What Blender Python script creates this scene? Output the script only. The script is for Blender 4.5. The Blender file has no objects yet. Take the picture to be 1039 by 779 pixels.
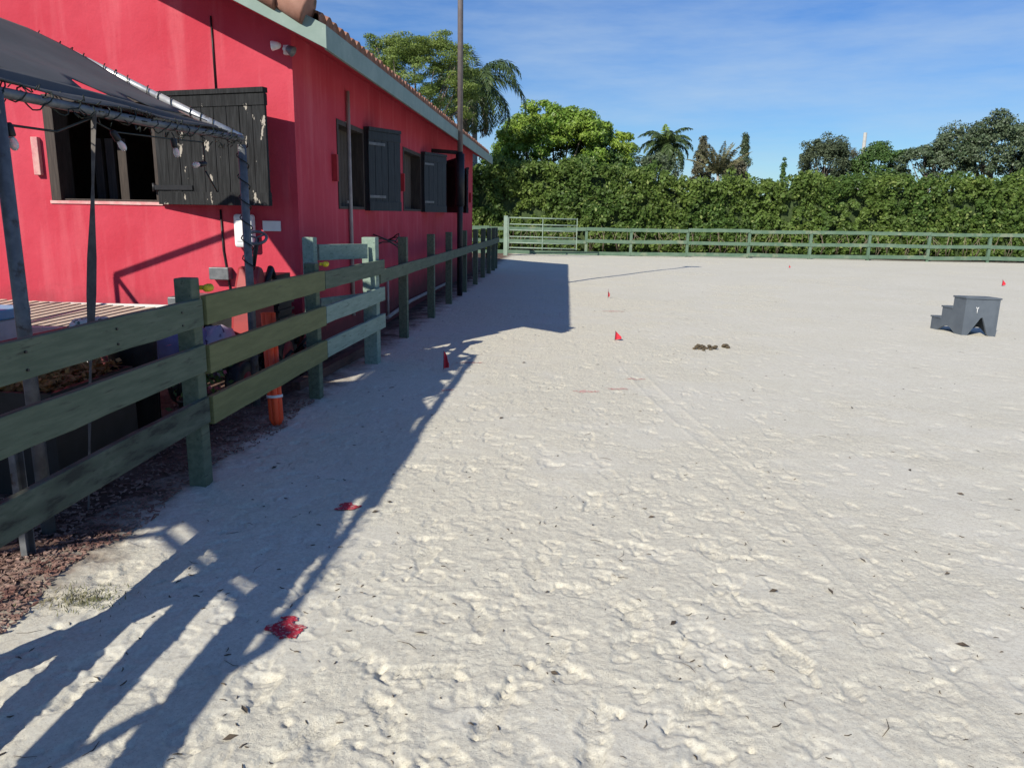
import bpy, math, random
import numpy as np
from mathutils import Vector, Matrix
random.seed(7); rng = np.random.default_rng(11)
scene = bpy.context.scene
COL = scene.collection

# ------------------------------------------------------------------ materials
def ngroup(name):
    m = bpy.data.materials.new(name); m.use_nodes = True
    nt = m.node_tree; b = nt.nodes['Principled BSDF']
    return m, nt, b
def N(nt, t, **k):
    n = nt.nodes.new(t)
    for a, v in k.items():
        if a in ('inputs',):
            for i, x in v.items(): n.inputs[i].default_value = x
        else: setattr(n, a, v)
    return n
def coords(nt, scale=(1, 1, 1)):
    g = N(nt, 'ShaderNodeNewGeometry')
    mp = N(nt, 'ShaderNodeMapping'); mp.inputs['Scale'].default_value = scale
    nt.links.new(g.outputs['Position'], mp.inputs['Vector'])
    return mp.outputs['Vector']
def noise(nt, vec, scale, detail=4, rough=.55, lo=.35, hi=.65):
    n = N(nt, 'ShaderNodeTexNoise'); n.inputs['Scale'].default_value = scale
    n.inputs['Detail'].default_value = detail; n.inputs['Roughness'].default_value = rough
    nt.links.new(vec, n.inputs['Vector'])
    r = N(nt, 'ShaderNodeMapRange'); r.inputs['From Min'].default_value = lo; r.inputs['From Max'].default_value = hi
    nt.links.new(n.outputs['Fac'], r.inputs['Value'])
    return r.outputs['Result'], n.outputs['Fac']
def mix(nt, fac, a, b, blend='MIX'):
    m = N(nt, 'ShaderNodeMix', data_type='RGBA', blend_type=blend)
    for s, v in ((0, fac), (6, a), (7, b)):
        if isinstance(v, (int, float)): m.inputs[s].default_value = v
        elif isinstance(v, tuple): m.inputs[s].default_value = (*v[:3], 1)
        else: nt.links.new(v, m.inputs[s])
    return m.outputs[2]
def math_(nt, op, a, b=None, c=None):
    m = N(nt, 'ShaderNodeMath', operation=op)
    for i, v in enumerate((a, b, c)):
        if v is None: continue
        if isinstance(v, (int, float)): m.inputs[i].default_value = v
        else: nt.links.new(v, m.inputs[i])
    return m.outputs[0]
def bump(nt, b, h, strength, dist):
    n = N(nt, 'ShaderNodeBump'); n.inputs['Strength'].default_value = strength; n.inputs['Distance'].default_value = dist
    nt.links.new(h, n.inputs['Height']); nt.links.new(n.outputs['Normal'], b.inputs['Normal'])
    return n
def mat(name, col, col2=None, rough=.7, scale=6, stretch=(1, 1, 1), bumps=.3, bdist=.004, bscale=60, metal=0, lo=.4, hi=.65,
        col3=None, scale3=25, lo3=.58, hi3=.66, spec=.4, detail=6, st3=None):
    m, nt, b = ngroup(name)
    v = coords(nt, stretch)
    c = col
    if col2 is not None:
        f, _ = noise(nt, v, scale, detail, .6, lo, hi); c = mix(nt, f, col, col2)
    if col3 is not None:
        f3, _ = noise(nt, coords(nt, st3) if st3 else v, scale3, 5, .65, lo3, hi3); c = mix(nt, f3, c, col3)
    if isinstance(c, tuple): b.inputs['Base Color'].default_value = (*c, 1)
    else: nt.links.new(c, b.inputs['Base Color'])
    b.inputs['Roughness'].default_value = rough; b.inputs['Metallic'].default_value = metal
    b.inputs['Specular IOR Level'].default_value = spec
    if bumps:
        _, h = noise(nt, v, bscale, 4, .6); bump(nt, b, h, bumps, bdist)
    return m

M = {}
# stucco: worn pinkish red paint with pale rubbed patches and vertical streaks
def stucco():
    m, nt, b = ngroup('pink_red_stucco')
    v = coords(nt); vs = coords(nt, (1, 1, .12))
    f1, _ = noise(nt, v, 1.1, 5, .6, .35, .7)
    f2, _ = noise(nt, vs, 5, 6, .6, .5, .75)
    f3, _ = noise(nt, v, 7, 8, .7, .58, .72)
    c = mix(nt, f1, (.475, .040, .066), (.55, .066, .10))
    c = mix(nt, math_(nt, 'MULTIPLY', f2, .45), c, (.64, .16, .19))
    c = mix(nt, math_(nt, 'MULTIPLY', f3, .5), c, (.45, .04, .07))
    # ragged band near the foot of the wall: dirt splash with shade painted in
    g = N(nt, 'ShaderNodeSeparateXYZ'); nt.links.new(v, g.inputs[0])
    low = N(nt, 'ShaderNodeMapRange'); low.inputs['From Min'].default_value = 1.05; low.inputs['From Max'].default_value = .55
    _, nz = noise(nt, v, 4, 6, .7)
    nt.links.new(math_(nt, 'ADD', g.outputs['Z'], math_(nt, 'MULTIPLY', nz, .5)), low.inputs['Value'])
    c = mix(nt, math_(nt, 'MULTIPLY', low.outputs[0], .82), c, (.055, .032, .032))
    nt.links.new(c, b.inputs['Base Color']); b.inputs['Roughness'].default_value = .85
    b.inputs['Specular IOR Level'].default_value = .25
    _, h1 = noise(nt, v, 45, 5, .65); _, h2 = noise(nt, v, 6, 3, .5)
    h = math_(nt, 'ADD', math_(nt, 'MULTIPLY', h1, .35), h2)
    bump(nt, b, h, .45, .018)
    return m
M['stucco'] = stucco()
M['stucco_groove'] = mat('dark_groove', (.05, .01, .015), (.1, .02, .03))
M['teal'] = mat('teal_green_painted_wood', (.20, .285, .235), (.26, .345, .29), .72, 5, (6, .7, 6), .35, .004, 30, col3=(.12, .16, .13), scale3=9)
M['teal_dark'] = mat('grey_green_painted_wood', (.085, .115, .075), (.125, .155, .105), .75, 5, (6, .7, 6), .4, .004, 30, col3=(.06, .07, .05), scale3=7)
M['olive'] = mat('olive_painted_wood', (.14, .15, .06), (.18, .19, .08), .75, 5, (6, .7, 6), .4, .004, 30, col3=(.10, .10, .06), scale3=8, lo3=.6, hi3=.75)
M['mossy'] = mat('grimy_green_wood', (.065, .085, .06), (.125, .15, .11), .8, 6, (6, 1.3, 6), .5, .005, 30, col3=(.025, .03, .024), scale3=3, lo3=.45, hi3=.62)
M['green_far'] = mat('green_fence_paint', (.085, .15, .10), (.125, .19, .135), .7, 3, (1, 1, 1), .2, .004, 20, col3=(.18, .22, .15), scale3=2)
M['fascia'] = mat('sage_green_fascia_paint', (.19, .265, .235), (.24, .315, .28), .6, 4, (1, 1, 1), .2, .003, 30, col3=(.36, .42, .38), scale3=18, lo3=.66, hi3=.7)
M['soffit'] = mat('soffit_paint', (.35, .22, .2), (.45, .3, .27), .8)
M['tile'] = mat('terracotta_roof_tile', (.24, .115, .08), (.33, .18, .135), .8, 4, (1, 1, 1), .4, .006, 30, col3=(.10, .075, .06), scale3=6, lo3=.55, hi3=.7)
M['shutter_wood'] = mat('weathered_black_painted_board', (.010, .011, .012), (.026, .028, .030), .8, 8, (8, 8, .6), .5, .004, 20, col3=(.36, .33, .28), scale3=4, lo3=.635, hi3=.655, spec=.25, st3=(2.2, 2.2, 1.2))
M['shutter_side'] = mat('blue_black_painted_board', (.018, .026, .032), (.03, .04, .048), .65, 6, (6, 6, .8), .35, .004, 20)
M['dark_wood'] = mat('dark_brown_frame_wood', (.035, .026, .022), (.065, .05, .042), .7, 8, (8, 8, .6), .4, .004, 20)
M['galv'] = mat('galvanised_steel_tube', (.42, .43, .44), (.55, .56, .57), .42, 20, metal=.55, bumps=.1, col3=(.2, .17, .14), scale3=9, lo3=.62, hi3=.7)
M['grey_tube'] = mat('dull_grey_steel_tube', (.12, .13, .14), (.19, .20, .21), .5, 15, metal=.3, bumps=.15, col3=(.07, .05, .04), scale3=9, lo3=.6, hi3=.7)
M['tarp'] = mat('charcoal_shade_cloth', (.075, .078, .084), (.095, .098, .105), .8, 2.5, (1, 1, 1), .25, .006, 7, spec=.3)
M['blackplastic'] = mat('black_plastic', (.012, .012, .013), (.02, .02, .022), .45, 10, bumps=.1)
M['wire'] = mat('dark_green_wire', (.012, .018, .014), None, .5, bumps=0)
M['whiteplastic'] = mat('white_plastic', (.78, .79, .8), (.7, .71, .72), .4, 6, bumps=.05)
M['polelow'] = mat('black_painted_pole', (.012, .013, .016), (.02, .022, .026), .5, 10, bumps=.1)
M['poletop'] = mat('grey_brown_painted_pole', (.15, .13, .13), (.2, .175, .17), .5, 10, bumps=.1)
M['conduit'] = mat('beige_conduit', (.33, .29, .27), (.42, .38, .35), .6, 10, bumps=.1)
M['orange'] = mat('faded_orange_plastic', (.95, .10, .03), (.85, .08, .025), .5, 6, bumps=.1)
M['redpaint'] = mat('dark_red_painted_metal', (.32, .03, .03), (.24, .022, .025), .5, 7, bumps=.1)
M['redtop'] = mat('dark_red_board', (.16, .025, .03), (.11, .02, .024), .6, 5, bumps=.15)
M['flag'] = mat('red_flag_plastic', (.62, .03, .05), (.5, .02, .04), .5, 30, bumps=0)
M['pigment'] = mat('crimson_spray_paint', (.42, .012, .03), (.55, .05, .08), .9, 60, bumps=.8, bdist=.006, bscale=120, col3=(.5, .34, .30), scale3=75, lo3=.54, hi3=.62)
M['pigment_faint'] = mat('faded_red_spray_paint', (.55, .22, .2), (.5, .3, .27), .9, 60, bumps=.5, bdist=.004, bscale=150, col3=(.55, .5, .43), scale3=40, lo3=.48, hi3=.56)
M['block'] = mat('blue_grey_moulded_plastic', (.075, .092, .115), (.095, .115, .14), .55, 5, bumps=.15, bscale=90)
M['yellow'] = mat('yellow_insulator_plastic', (.75, .58, .03), None, .4, bumps=0)
M['dung'] = mat('dry_brown_manure', (.07, .055, .035), (.13, .1, .065), .95, 30, bumps=.8, bdist=.01, bscale=60)
M['slat'] = mat('pale_weathered_slats', (.60, .53, .43), (.5, .42, .33), .75, 6, (1, 8, 8), bumps=.2)
M['white'] = mat('white_painted_wood', (.7, .7, .69), (.6, .6, .58), .6, 8, bumps=.1)
M['blue'] = mat('pale_blue_plastic', (.16, .45, .68), (.13, .38, .6), .4, 4, bumps=.05)
M['purple'] = mat('violet_grey_fabric', (.17, .16, .34), (.23, .21, .4), .85, 5, bumps=.5, bdist=.02, bscale=9)
M['whitefabric'] = mat('white_and_green_fabric', (.62, .62, .58), (.1, .16, .13), .9, 9, bumps=.5, bdist=.01, bscale=18, lo=.5, hi=.52)
M['greyfabric'] = mat('lilac_and_dark_fabric', (.45, .4, .5), (.1, .06, .12), .9, 7, bumps=.5, bdist=.02, bscale=9, lo=.5, hi=.54)
M['chips'] = mat('reddish_bark_chip', (.17, .085, .07), (.33, .23, .19), .95, 9, bumps=.4)
M['twig'] = mat('dry_twig', (.055, .042, .03), (.14, .11, .08), .9, 9, bumps=.3)
M['leaflitter'] = mat('dry_leaf', (.42, .22, .07), (.28, .12, .05), .8, 7, bumps=.2)
M['bark'] = mat('grey_brown_bark', (.14, .115, .09), (.22, .19, .155), .9, 4, (3, 3, .8), .6, .03, 12)
M['palmtrunk'] = mat('pale_palm_trunk', (.36, .34, .30), (.26, .24, .21), .85, 3, (1, 1, 6), .5, .03, 4)
M['timber'] = mat('reddish_brown_timber', (.13, .065, .05), (.08, .045, .04), .85, 5, (6, 1, 6), .4, .006, 20)
M['flower'] = mat('dull_pink_blossom', (.42, .10, .13), (.3, .07, .1), .8, 9, bumps=.2)
M['glass'] = mat('clear_bulb_glass', (.8, .8, .78), None, .25, bumps=0)
M['glass'].node_tree.nodes['Principled BSDF'].inputs['Transmission Weight'].default_value = .45
M['rope'] = mat('grey_webbing_strap', (.10, .09, .085), (.15, .14, .13), .85, 20, bumps=.2)
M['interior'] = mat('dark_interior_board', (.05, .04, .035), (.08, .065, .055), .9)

def leafmat(name, a, b_, c=None, rough=.55, trans=.25, cs=.6, v0=.72, v1=1.28):
    m, nt, b = ngroup(name)
    g = N(nt, 'ShaderNodeNewGeometry'); v = coords(nt)
    f, _ = noise(nt, v, cs, 3, .6, .38, .62)
    col = mix(nt, f, a, b_)
    r = N(nt, 'ShaderNodeMapRange'); r.inputs['To Min'].default_value = v0; r.inputs['To Max'].default_value = v1
    nt.links.new(g.outputs['Random Per Island'], r.inputs['Value'])
    hv = N(nt, 'ShaderNodeHueSaturation'); nt.links.new(col, hv.inputs['Color']); nt.links.new(r.outputs[0], hv.inputs['Value'])
    col = hv.outputs[0]
    if c is not None:
        s = math_(nt, 'GREATER_THAN', math_(nt, 'FRACT', math_(nt, 'MULTIPLY', g.outputs['Random Per Island'], 37.7)), .93)
        col = mix(nt, s, col, c)
    nt.links.new(col, b.inputs['Base Color']); b.inputs['Roughness'].default_value = rough
    b.inputs['Specular IOR Level'].default_value = .35
    tr = N(nt, 'ShaderNodeBsdfTranslucent'); nt.links.new(col, tr.inputs['Color'])
    ms = N(nt, 'ShaderNodeMixShader'); ms.inputs[0].default_value = trans
    out = nt.nodes['Material Output']
    nt.links.new(b.outputs[0], ms.inputs[1]); nt.links.new(tr.outputs[0], ms.inputs[2]); nt.links.new(ms.outputs[0], out.inputs[0])
    return m
M['hedge'] = leafmat('hedge_leaf', (.082, .15, .032), (.15, .225, .048), (.27, .34, .10), .55, .4, .5)
M['hedge_core'] = mat('hedge_shade_core', (.035, .06, .018), (.06, .09, .03), .95, 5, bumps=.6, bdist=.1, bscale=5)  # filler behind the hedge leaves, leaf shade put into its dark green
M['stem'] = mat('pale_hedge_stem', (.20, .155, .115), (.3, .24, .19), .9)
M['mango'] = leafmat('bright_green_leaf', (.15, .27, .04), (.27, .38, .06), (.27, .34, .08), .45, .3, .5)
M['poin'] = leafmat('yellow_green_feathery_leaf', (.13, .20, .045), (.23, .30, .07), None, .5, .35, .8)
M['palm'] = leafmat('palm_leaflet', (.06, .10, .035), (.10, .15, .055), None, .4, .2, 1)
M['palm_new'] = leafmat('new_palm_frond', (.26, .38, .07), (.3, .42, .09), None, .4, .3, 1)
M['deadfrond'] = leafmat('dry_palm_frond', (.27, .22, .15), (.36, .3, .22), None, .8, .15, 1)
M['dusky'] = leafmat('dusky_green_needle', (.06, .085, .045), (.09, .115, .06), None, .7, .15, 1)
M['dusky2'] = leafmat('grey_green_leaf', (.075, .115, .055), (.115, .155, .085), (.2, .24, .17), .5, .2, 1)
M['brownfol'] = leafmat('brown_green_needle', (.095, .10, .06), (.14, .135, .09), None, .8, .15, 1)
M['grassy'] = leafmat('dry_grass_blade', (.16, .17, .08), (.22, .2, .11), None, .7, .2, 3)
M['darkgreen'] = leafmat('mid_green_leaf', (.06, .12, .03), (.09, .16, .04), None, .5, .2, 1)

# ------------------------------------------------------------------ object helpers
def tag(o, label=None, cat=None, group=None, kind=None):
    if label: o['label'] = label
    if cat: o['category'] = cat
    if group: o['group'] = group
    if kind: o['kind'] = kind
    return o
def empty(name, loc, label, cat, group=None):
    o = bpy.data.objects.new(name, None); COL.objects.link(o); o.location = loc; o.empty_display_size = .1
    return tag(o, label, cat, group)
def wloc(o):
    p = Vector((0, 0, 0))
    while o is not None: p = p + o.location; o = o.parent
    return p
class MB:
    """collects shapes given in world coordinates"""
    def __init__(s): s.v = []; s.f = []; s.sm = []; s.mi = []; s.cur = 0
    def add(s, vs, fs, smooth=False):
        k = len(s.v); s.v += [tuple(p) for p in vs]
        for f in fs: s.f.append(tuple(i + k for i in f)); s.sm.append(smooth); s.mi.append(s.cur)
        return s
    def box(s, lo, hi):
        x0, y0, z0 = lo; x1, y1, z1 = hi
        return s.add([(x0,y0,z0),(x1,y0,z0),(x1,y1,z0),(x0,y1,z0),(x0,y0,z1),(x1,y0,z1),(x1,y1,z1),(x0,y1,z1)],
                     [(0,3,2,1),(4,5,6,7),(0,1,5,4),(1,2,6,5),(2,3,7,6),(3,0,4,7)])
    def beam(s, a, b, w, h, up=(0, 0, 1), seg=1, wob=0):
        """rectangular bar a->b, w across, h along up"""
        a = Vector(a); b = Vector(b); d = (b - a).normalized(); up = Vector(up)
        side = d.cross(up).normalized(); u = side.cross(d).normalized()
        vs = []
        for i in range(seg + 1):
            c = a.lerp(b, i / seg)
            ww = w; off = Vector((0, 0, 0))
            if wob and 0 < i < seg: off = u * random.uniform(-wob, wob) + side * random.uniform(-wob, wob) * .5
            hh = h + (random.uniform(-wob, wob) if wob else 0)
            for sx, sz in ((-1,-1),(1,-1),(1,1),(-1,1)): vs.append(c + off + side*sx*ww/2 + u*sz*hh/2)
        fs = [(0,1,2,3), tuple(4*seg + i for i in (3,2,1,0))]
        for i in range(seg):
            for j in range(4): fs.append((4*i+j, 4*(i+1)+j, 4*(i+1)+(j+1) % 4, 4*i+(j+1) % 4))
        return s.add(vs, fs)
    def tube(s, pts, r, n=8, cap=True):
        pts = [Vector(p) for p in pts]; rs = r if isinstance(r, (list, tuple)) else [r]*len(pts)
        vs = []; prev = None
        for i, p in enumerate(pts):
            d = (pts[min(i+1, len(pts)-1)] - pts[max(i-1, 0)])
            d = d.normalized() if d.length > 1e-9 else Vector((0,0,1))
            if prev is None:
                ref = Vector((0,0,1)) if abs(d.z) < .9 else Vector((1,0,0)); x = d.cross(ref).normalized()
            else:
                x = prev - d*prev.dot(d); x = x.normalized() if x.length > 1e-6 else d.orthogonal().normalized()
            prev = x; y = d.cross(x)
            for j in range(n):
                t = 2*math.pi*j/n; vs.append(p + (x*math.cos(t) + y*math.sin(t))*rs[i])
        fs = []
        for i in range(len(pts)-1):
            for j in range(n): fs.append((i*n+j, i*n+(j+1) % n, (i+1)*n+(j+1) % n, (i+1)*n+j))
        s.add(vs, fs, True)
        if cap:
            k = len(s.v) - len(vs)
            s.f += [tuple(k+j for j in range(n-1, -1, -1)), tuple(k+(len(pts)-1)*n+j for j in range(n))]; s.sm += [False]*2; s.mi += [s.cur]*2
        return s
    def lathe(s, c, prof, n=16, axis=(0, 0, 1)):
        ax = Vector(axis).normalized()
        return s.tube_axis(Vector(c), ax, prof, n)
    def tube_axis(s, c, ax, prof, n):
        ref = Vector((0,0,1)) if abs(ax.z) < .9 else Vector((1,0,0)); x = ax.cross(ref).normalized(); y = ax.cross(x)
        vs = []
        for r, h in prof:
            for j in range(n):
                t = 2*math.pi*j/n; vs.append(c + ax*h + (x*math.cos(t)+y*math.sin(t))*max(r, 1e-4))
        fs = []
        for i in range(len(prof)-1):
            for j in range(n): fs.append((i*n+j, i*n+(j+1) % n, (i+1)*n+(j+1) % n, (i+1)*n+j))
        fs += [tuple(range(n-1, -1, -1)), tuple((len(prof)-1)*n+j for j in range(n))]
        return s.add(vs, fs, True)
    def prism(s, poly, a, b, plane):
        """polygon of 2d points extruded between a and b; plane 'xz' (extrude y), 'yz' (extrude x), 'xy'"""
        def p3(u, v, w): return {'xz': (u, w, v), 'yz': (w, u, v), 'xy': (u, v, w)}[plane]
        n = len(poly); vs = [p3(u, v, a) for u, v in poly] + [p3(u, v, b) for u, v in poly]
        fs = [tuple(range(n)), tuple(range(2*n-1, n-1, -1))] + [(i, i+n, (i+1) % n + n, (i+1) % n) for i in range(n)]
        return s.add(vs, fs)
    def blob(s, c, r, n=10, m=6, jit=.12):
        c = Vector(c); rx, ry, rz = r if isinstance(r, (tuple, list)) else (r, r, r); vs = []
        for i in range(m+1):
            ph = math.pi*i/m
            for j in range(n):
                t = 2*math.pi*j/n; k = 1 + random.uniform(-jit, jit)
                if i in (0, m): k = 1
                vs.append(c + Vector((rx*math.sin(ph)*math.cos(t)*k, ry*math.sin(ph)*math.sin(t)*k, rz*math.cos(ph)*k)))
        fs = [(i*n+j, (i+1)*n+j, (i+1)*n+(j+1) % n, i*n+(j+1) % n) for i in range(m) for j in range(n)]
        return s.add(vs, fs, True)
    def build(s, name, m, parent=None, bevel=0, sub=0):
        me = bpy.data.meshes.new(name)
        o = bpy.data.objects.new(name, me); COL.objects.link(o)
        if parent is not None: o.parent = parent; org = wloc(parent)
        else:
            org = Vector((sum(v[0] for v in s.v)/len(s.v), sum(v[1] for v in s.v)/len(s.v), min(v[2] for v in s.v)))
            o.location = org
        me.from_pydata([(v[0]-org.x, v[1]-org.y, v[2]-org.z) for v in s.v], [], s.f)
        me.polygons.foreach_set('use_smooth', s.sm)
        for x in (m if isinstance(m, list) else [m]): me.materials.append(x)
        if isinstance(m, list): me.polygons.foreach_set('material_index', s.mi)
        me.validate()
        import bmesh
        bm = bmesh.new(); bm.from_mesh(me); bmesh.ops.recalc_face_normals(bm, faces=bm.faces); bm.to_mesh(me); bm.free()
        if bevel:
            b = o.modifiers.new('bevel', 'BEVEL'); b.width = bevel; b.segments = 2; b.limit_method = 'ANGLE'; b.angle_limit = .7
        if sub:
            b = o.modifiers.new('subsurf', 'SUBSURF'); b.levels = sub; b.render_levels = sub
        return o
def fast_mesh(name, V, F, m, parent=None, origin=None, smooth=False):
    """numpy quads -> mesh object; V is world space"""
    me = bpy.data.meshes.new(name); nv, nf = len(V), len(F)
    org = np.array(wloc(parent)) if parent is not None else (np.array(origin) if origin is not None else np.zeros(3))
    me.vertices.add(nv); me.vertices.foreach_set('co', (V - org).astype(np.float32).ravel())
    k = F.shape[1]
    me.loops.add(nf*k); me.loops.foreach_set('vertex_index', F.astype(np.int32).ravel())
    me.polygons.add(nf); me.polygons.foreach_set('loop_start', np.arange(0, nf*k, k, dtype=np.int32))
    me.polygons.foreach_set('loop_total', np.full(nf, k, dtype=np.int32))
    if smooth: me.polygons.foreach_set('use_smooth', np.ones(nf, dtype=bool))
    for x in (m if isinstance(m, list) else [m]): me.materials.append(x)
    me.update(calc_edges=True)
    o = bpy.data.objects.new(name, me); COL.objects.link(o)
    if parent is not None: o.parent = parent
    else: o.location = org
    return o
def unit(a): return a/np.maximum(np.linalg.norm(a, axis=-1, keepdims=True), 1e-9)
def leaf_quads(P, nrm, size, aspect=.5, along=None):
    """rhombic leaves at P, face normal nrm; returns V,F"""
    n = len(P); nrm = unit(nrm)
    t = rng.normal(size=(n, 3)) if along is None else along + rng.normal(size=(n, 3))*.25
    t = unit(t - nrm*(t*nrm).sum(1, keepdims=True)); b = np.cross(nrm, t)
    s = np.asarray(size).reshape(-1, 1)*np.ones((n, 1)); w = s*aspect
    V = np.empty((n, 4, 3)); V[:, 0] = P - t*s*.5; V[:, 1] = P + b*w*.5 - nrm*w*.12; V[:, 2] = P + t*s*.5 - nrm*s*.12; V[:, 3] = P - b*w*.5 - nrm*w*.12
    return V.reshape(-1, 3), np.arange(4*n).reshape(n, 4)

# ------------------------------------------------------------------ ground height field
def vnoise(x, y, seed=0):
    xi = np.floor(x).astype(np.int64); yi = np.floor(y).astype(np.int64); fx = x - xi; fy = y - yi
    fx = fx*fx*(3-2*fx); fy = fy*fy*(3-2*fy)
    def h(a, b):
        n = (a*374761393 + b*668265263 + seed*1442695041) & 0xffffffff
        n = ((n ^ (n >> 13))*1274126177) & 0xffffffff
        return ((n ^ (n >> 16)) & 0xffff)/65535.
    a = h(xi, yi); b = h(xi+1, yi); c = h(xi, yi+1); d = h(xi+1, yi+1)
    return (a*(1-fx)+b*fx)*(1-fy) + (c*(1-fx)+d*fx)*fy
def fbm(x, y, s, o=4, seed=0):
    r = 0; a = .5
    for i in range(o):
        r = r + a*(vnoise(x*s, y*s, seed+i)-.5); s *= 2.03; a *= .5; x, y = x*.8-y*.6, x*.6+y*.8
    return r
def axis(lo_lim, hi_lim, c0, c1, d0, g, dmax):
    mid = np.arange(c0, c1, d0); r = []; p = mid[-1]; d = d0
    while p < hi_lim: d = min(dmax, d0 + g*(p-c1)) if p > c1 else d0; p += max(d, d0); r.append(p)
    l = []; p = mid[0]
    while p > lo_lim: d = min(dmax, d0 + g*(c0-p)); p -= max(d, d0); l.append(p)
    return np.array(l[::-1] + list(mid) + r)
gx = axis(-16, 46, -1.9, 1.7, .0075, .0075, .25)
gy = np.concatenate([np.arange(-9, 1.0, .25), np.arange(1.0, 1.7, .03), axis(1.7, 33.0, 1.7, 3.4, .008, .0052, .25)[1:]])
gy = np.unique(np.round(gy, 5)); gy[-1] = 33.6
X, Y = np.meshgrid(gx, gy)
Xw = X + .12*fbm(X, Y, 2.1, 2, 41); Yw = Y + .12*fbm(X, Y, 2.1, 2, 51)
CR = fbm(X, Y, .75, 3, 71) + .6*fbm(Xw, Yw, 3.2, 3, 81) + .12*np.clip((.9 + .12*Y - X)/2, -1, 1)
CR = np.clip((CR + .02)/.22, 0, 1); CR = CR*CR*(3-2*CR)       # 1 = loose crumbly sand, 0 = smooth packed pan
H = .05*fbm(X, Y, .35, 3, 1) + (.004+.006*CR)*fbm(Xw, Yw, 2.6, 4, 7) + (.0008+.005*CR)*np.abs(fbm(Xw, Yw, 8.0, 3, 17)) + (.001+.005*CR)*fbm(X, Y, 27, 3, 23)
# smoother swept zone towards the right
sm = np.clip((X - .25*Y + .3)/2.5, 0, 1)*np.clip((9-Y)/5, .0, 1)
H = H + .008*CR*np.abs(fbm(X, Y, 42, 2, 29))
H = H*(1 - .45*sm) + .005*sm*np.sin((Y*1.0 - X*.5)*9 + 4*fbm(X, Y, .9, 3, 61))
NZ = fbm(X, Y, 13, 3, 33)
def stamp(cx, cy, L, W, ang, depth, rim, kind):
    R = max(L, W)*1.1
    i0, i1 = np.searchsorted(gx, (cx-R, cx+R)); j0, j1 = np.searchsorted(gy, (cy-R, cy+R))
    if i1-i0 < 2 or j1-j0 < 2: return
    x = X[j0:j1, i0:i1]-cx; y = Y[j0:j1, i0:i1]-cy
    u = (x*math.cos(ang)+y*math.sin(ang))/(L/2); v = (-x*math.sin(ang)+y*math.cos(ang))/(W/2)
    if kind == 'shoe': v = v/(.82+.18*np.cos(3.1*u+.6))
    r = np.sqrt(u*u+v*v); r = r*(1 + 2.0*NZ[j0:j1, i0:i1] + .10*np.sin(3*np.arctan2(v, u)+cx*7))
    d = -depth*(1/(1+np.exp((r-.86)*14)))
    d = d + rim*np.exp(-((r-1.12)/.17)**2)*(.6+.4*np.sin(np.arctan2(v, u)+cy*9))
    if kind == 'shoe': d = d + .0035*np.sin(46*u*L/.29 - 9*np.abs(v))*(r < .88)
    if kind == 'hoof': d = d - depth*.7*np.exp(-((r-.72)/.12)**2)*(u > -.35)
    H[j0:j1, i0:i1] += d
pr = random.Random(5)
for _ in range(5200):
    y = 1.6*math.exp(pr.random()*math.log(33/1.6)); x = pr.uniform(-2.6, max(4, y*.85))
    if x > .3 + .25*y and y < 8 and pr.random() < .55: continue
    k = pr.choice(['hoof', 'hoof', 'dent', 'dent'])
    L = pr.uniform(.07, .15); sc = pr.uniform(.4, 1)
    stamp(x, y, L, L*pr.uniform(.4, .95), pr.uniform(0, 6.28), .0056*sc, .0018*sc, k)
for x, y, a in ((-.42,2.42,.2),(-.18,2.22,1.3),(-.52,2.12,2.2),(.02,2.55,1.2),(.15,2.15,1.5),(-.75,2.05,1.0),(-.3,2.8,1.9),(.33,2.9,1.5),(-.1,3.3,1.2),(.5,2.3,.9),(.75,3.5,1.9),(-.62,3.3,1.5),(.9,2.6,1.8),(.2,4.1,1.3)):
    stamp(x, y, .28, .105, a, .007, .003, 'shoe')
# a vehicle track running diagonally across the sand
def track(x0, y0, x1, y1, w, d):
    L = math.hypot(x1-x0, y1-y0); ux, uy = (x1-x0)/L, (y1-y0)/L
    s = (X-x0)*ux+(Y-y0)*uy; t = -(X-x0)*uy+(Y-y0)*ux + .05*np.sin(s*.9)
    on = (1/(1+np.exp(-(s)*3)))*(1/(1+np.exp((s-L)*3)))
    return on*(-d*np.exp(-(t/w)**4) + d*.9*np.exp(-((np.abs(t)-w*1.35)/(w*.25))**2))
for a in ((1.55, 1.8, .75, 8.4, .07, .003),): H += track(*a)
H += .02*np.exp(-((X+2.35)/.5)**2)*(.6+fbm(X, Y, 3, 3, 91))
def hz(x, y):
    i = min(max(np.searchsorted(gx, x)-1, 0), len(gx)-2); j = min(max(np.searchsorted(gy, y)-1, 0), len(gy)-2)
    fx = (x-gx[i])/(gx[i+1]-gx[i]); fy = (y-gy[j])/(gy[j+1]-gy[j])
    return float((H[j,i]*(1-fx)+H[j,i+1]*fx)*(1-fy) + (H[j+1,i]*(1-fx)+H[j+1,i+1]*fx)*fy)
ny, nx = X.shape
V = np.stack([X, Y, H], -1).reshape(-1, 3)
idx = np.arange(nx*ny).reshape(ny, nx)
F = np.stack([idx[:-1,:-1], idx[:-1,1:], idx[1:,1:], idx[1:,:-1]], -1).reshape(-1, 4)
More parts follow.
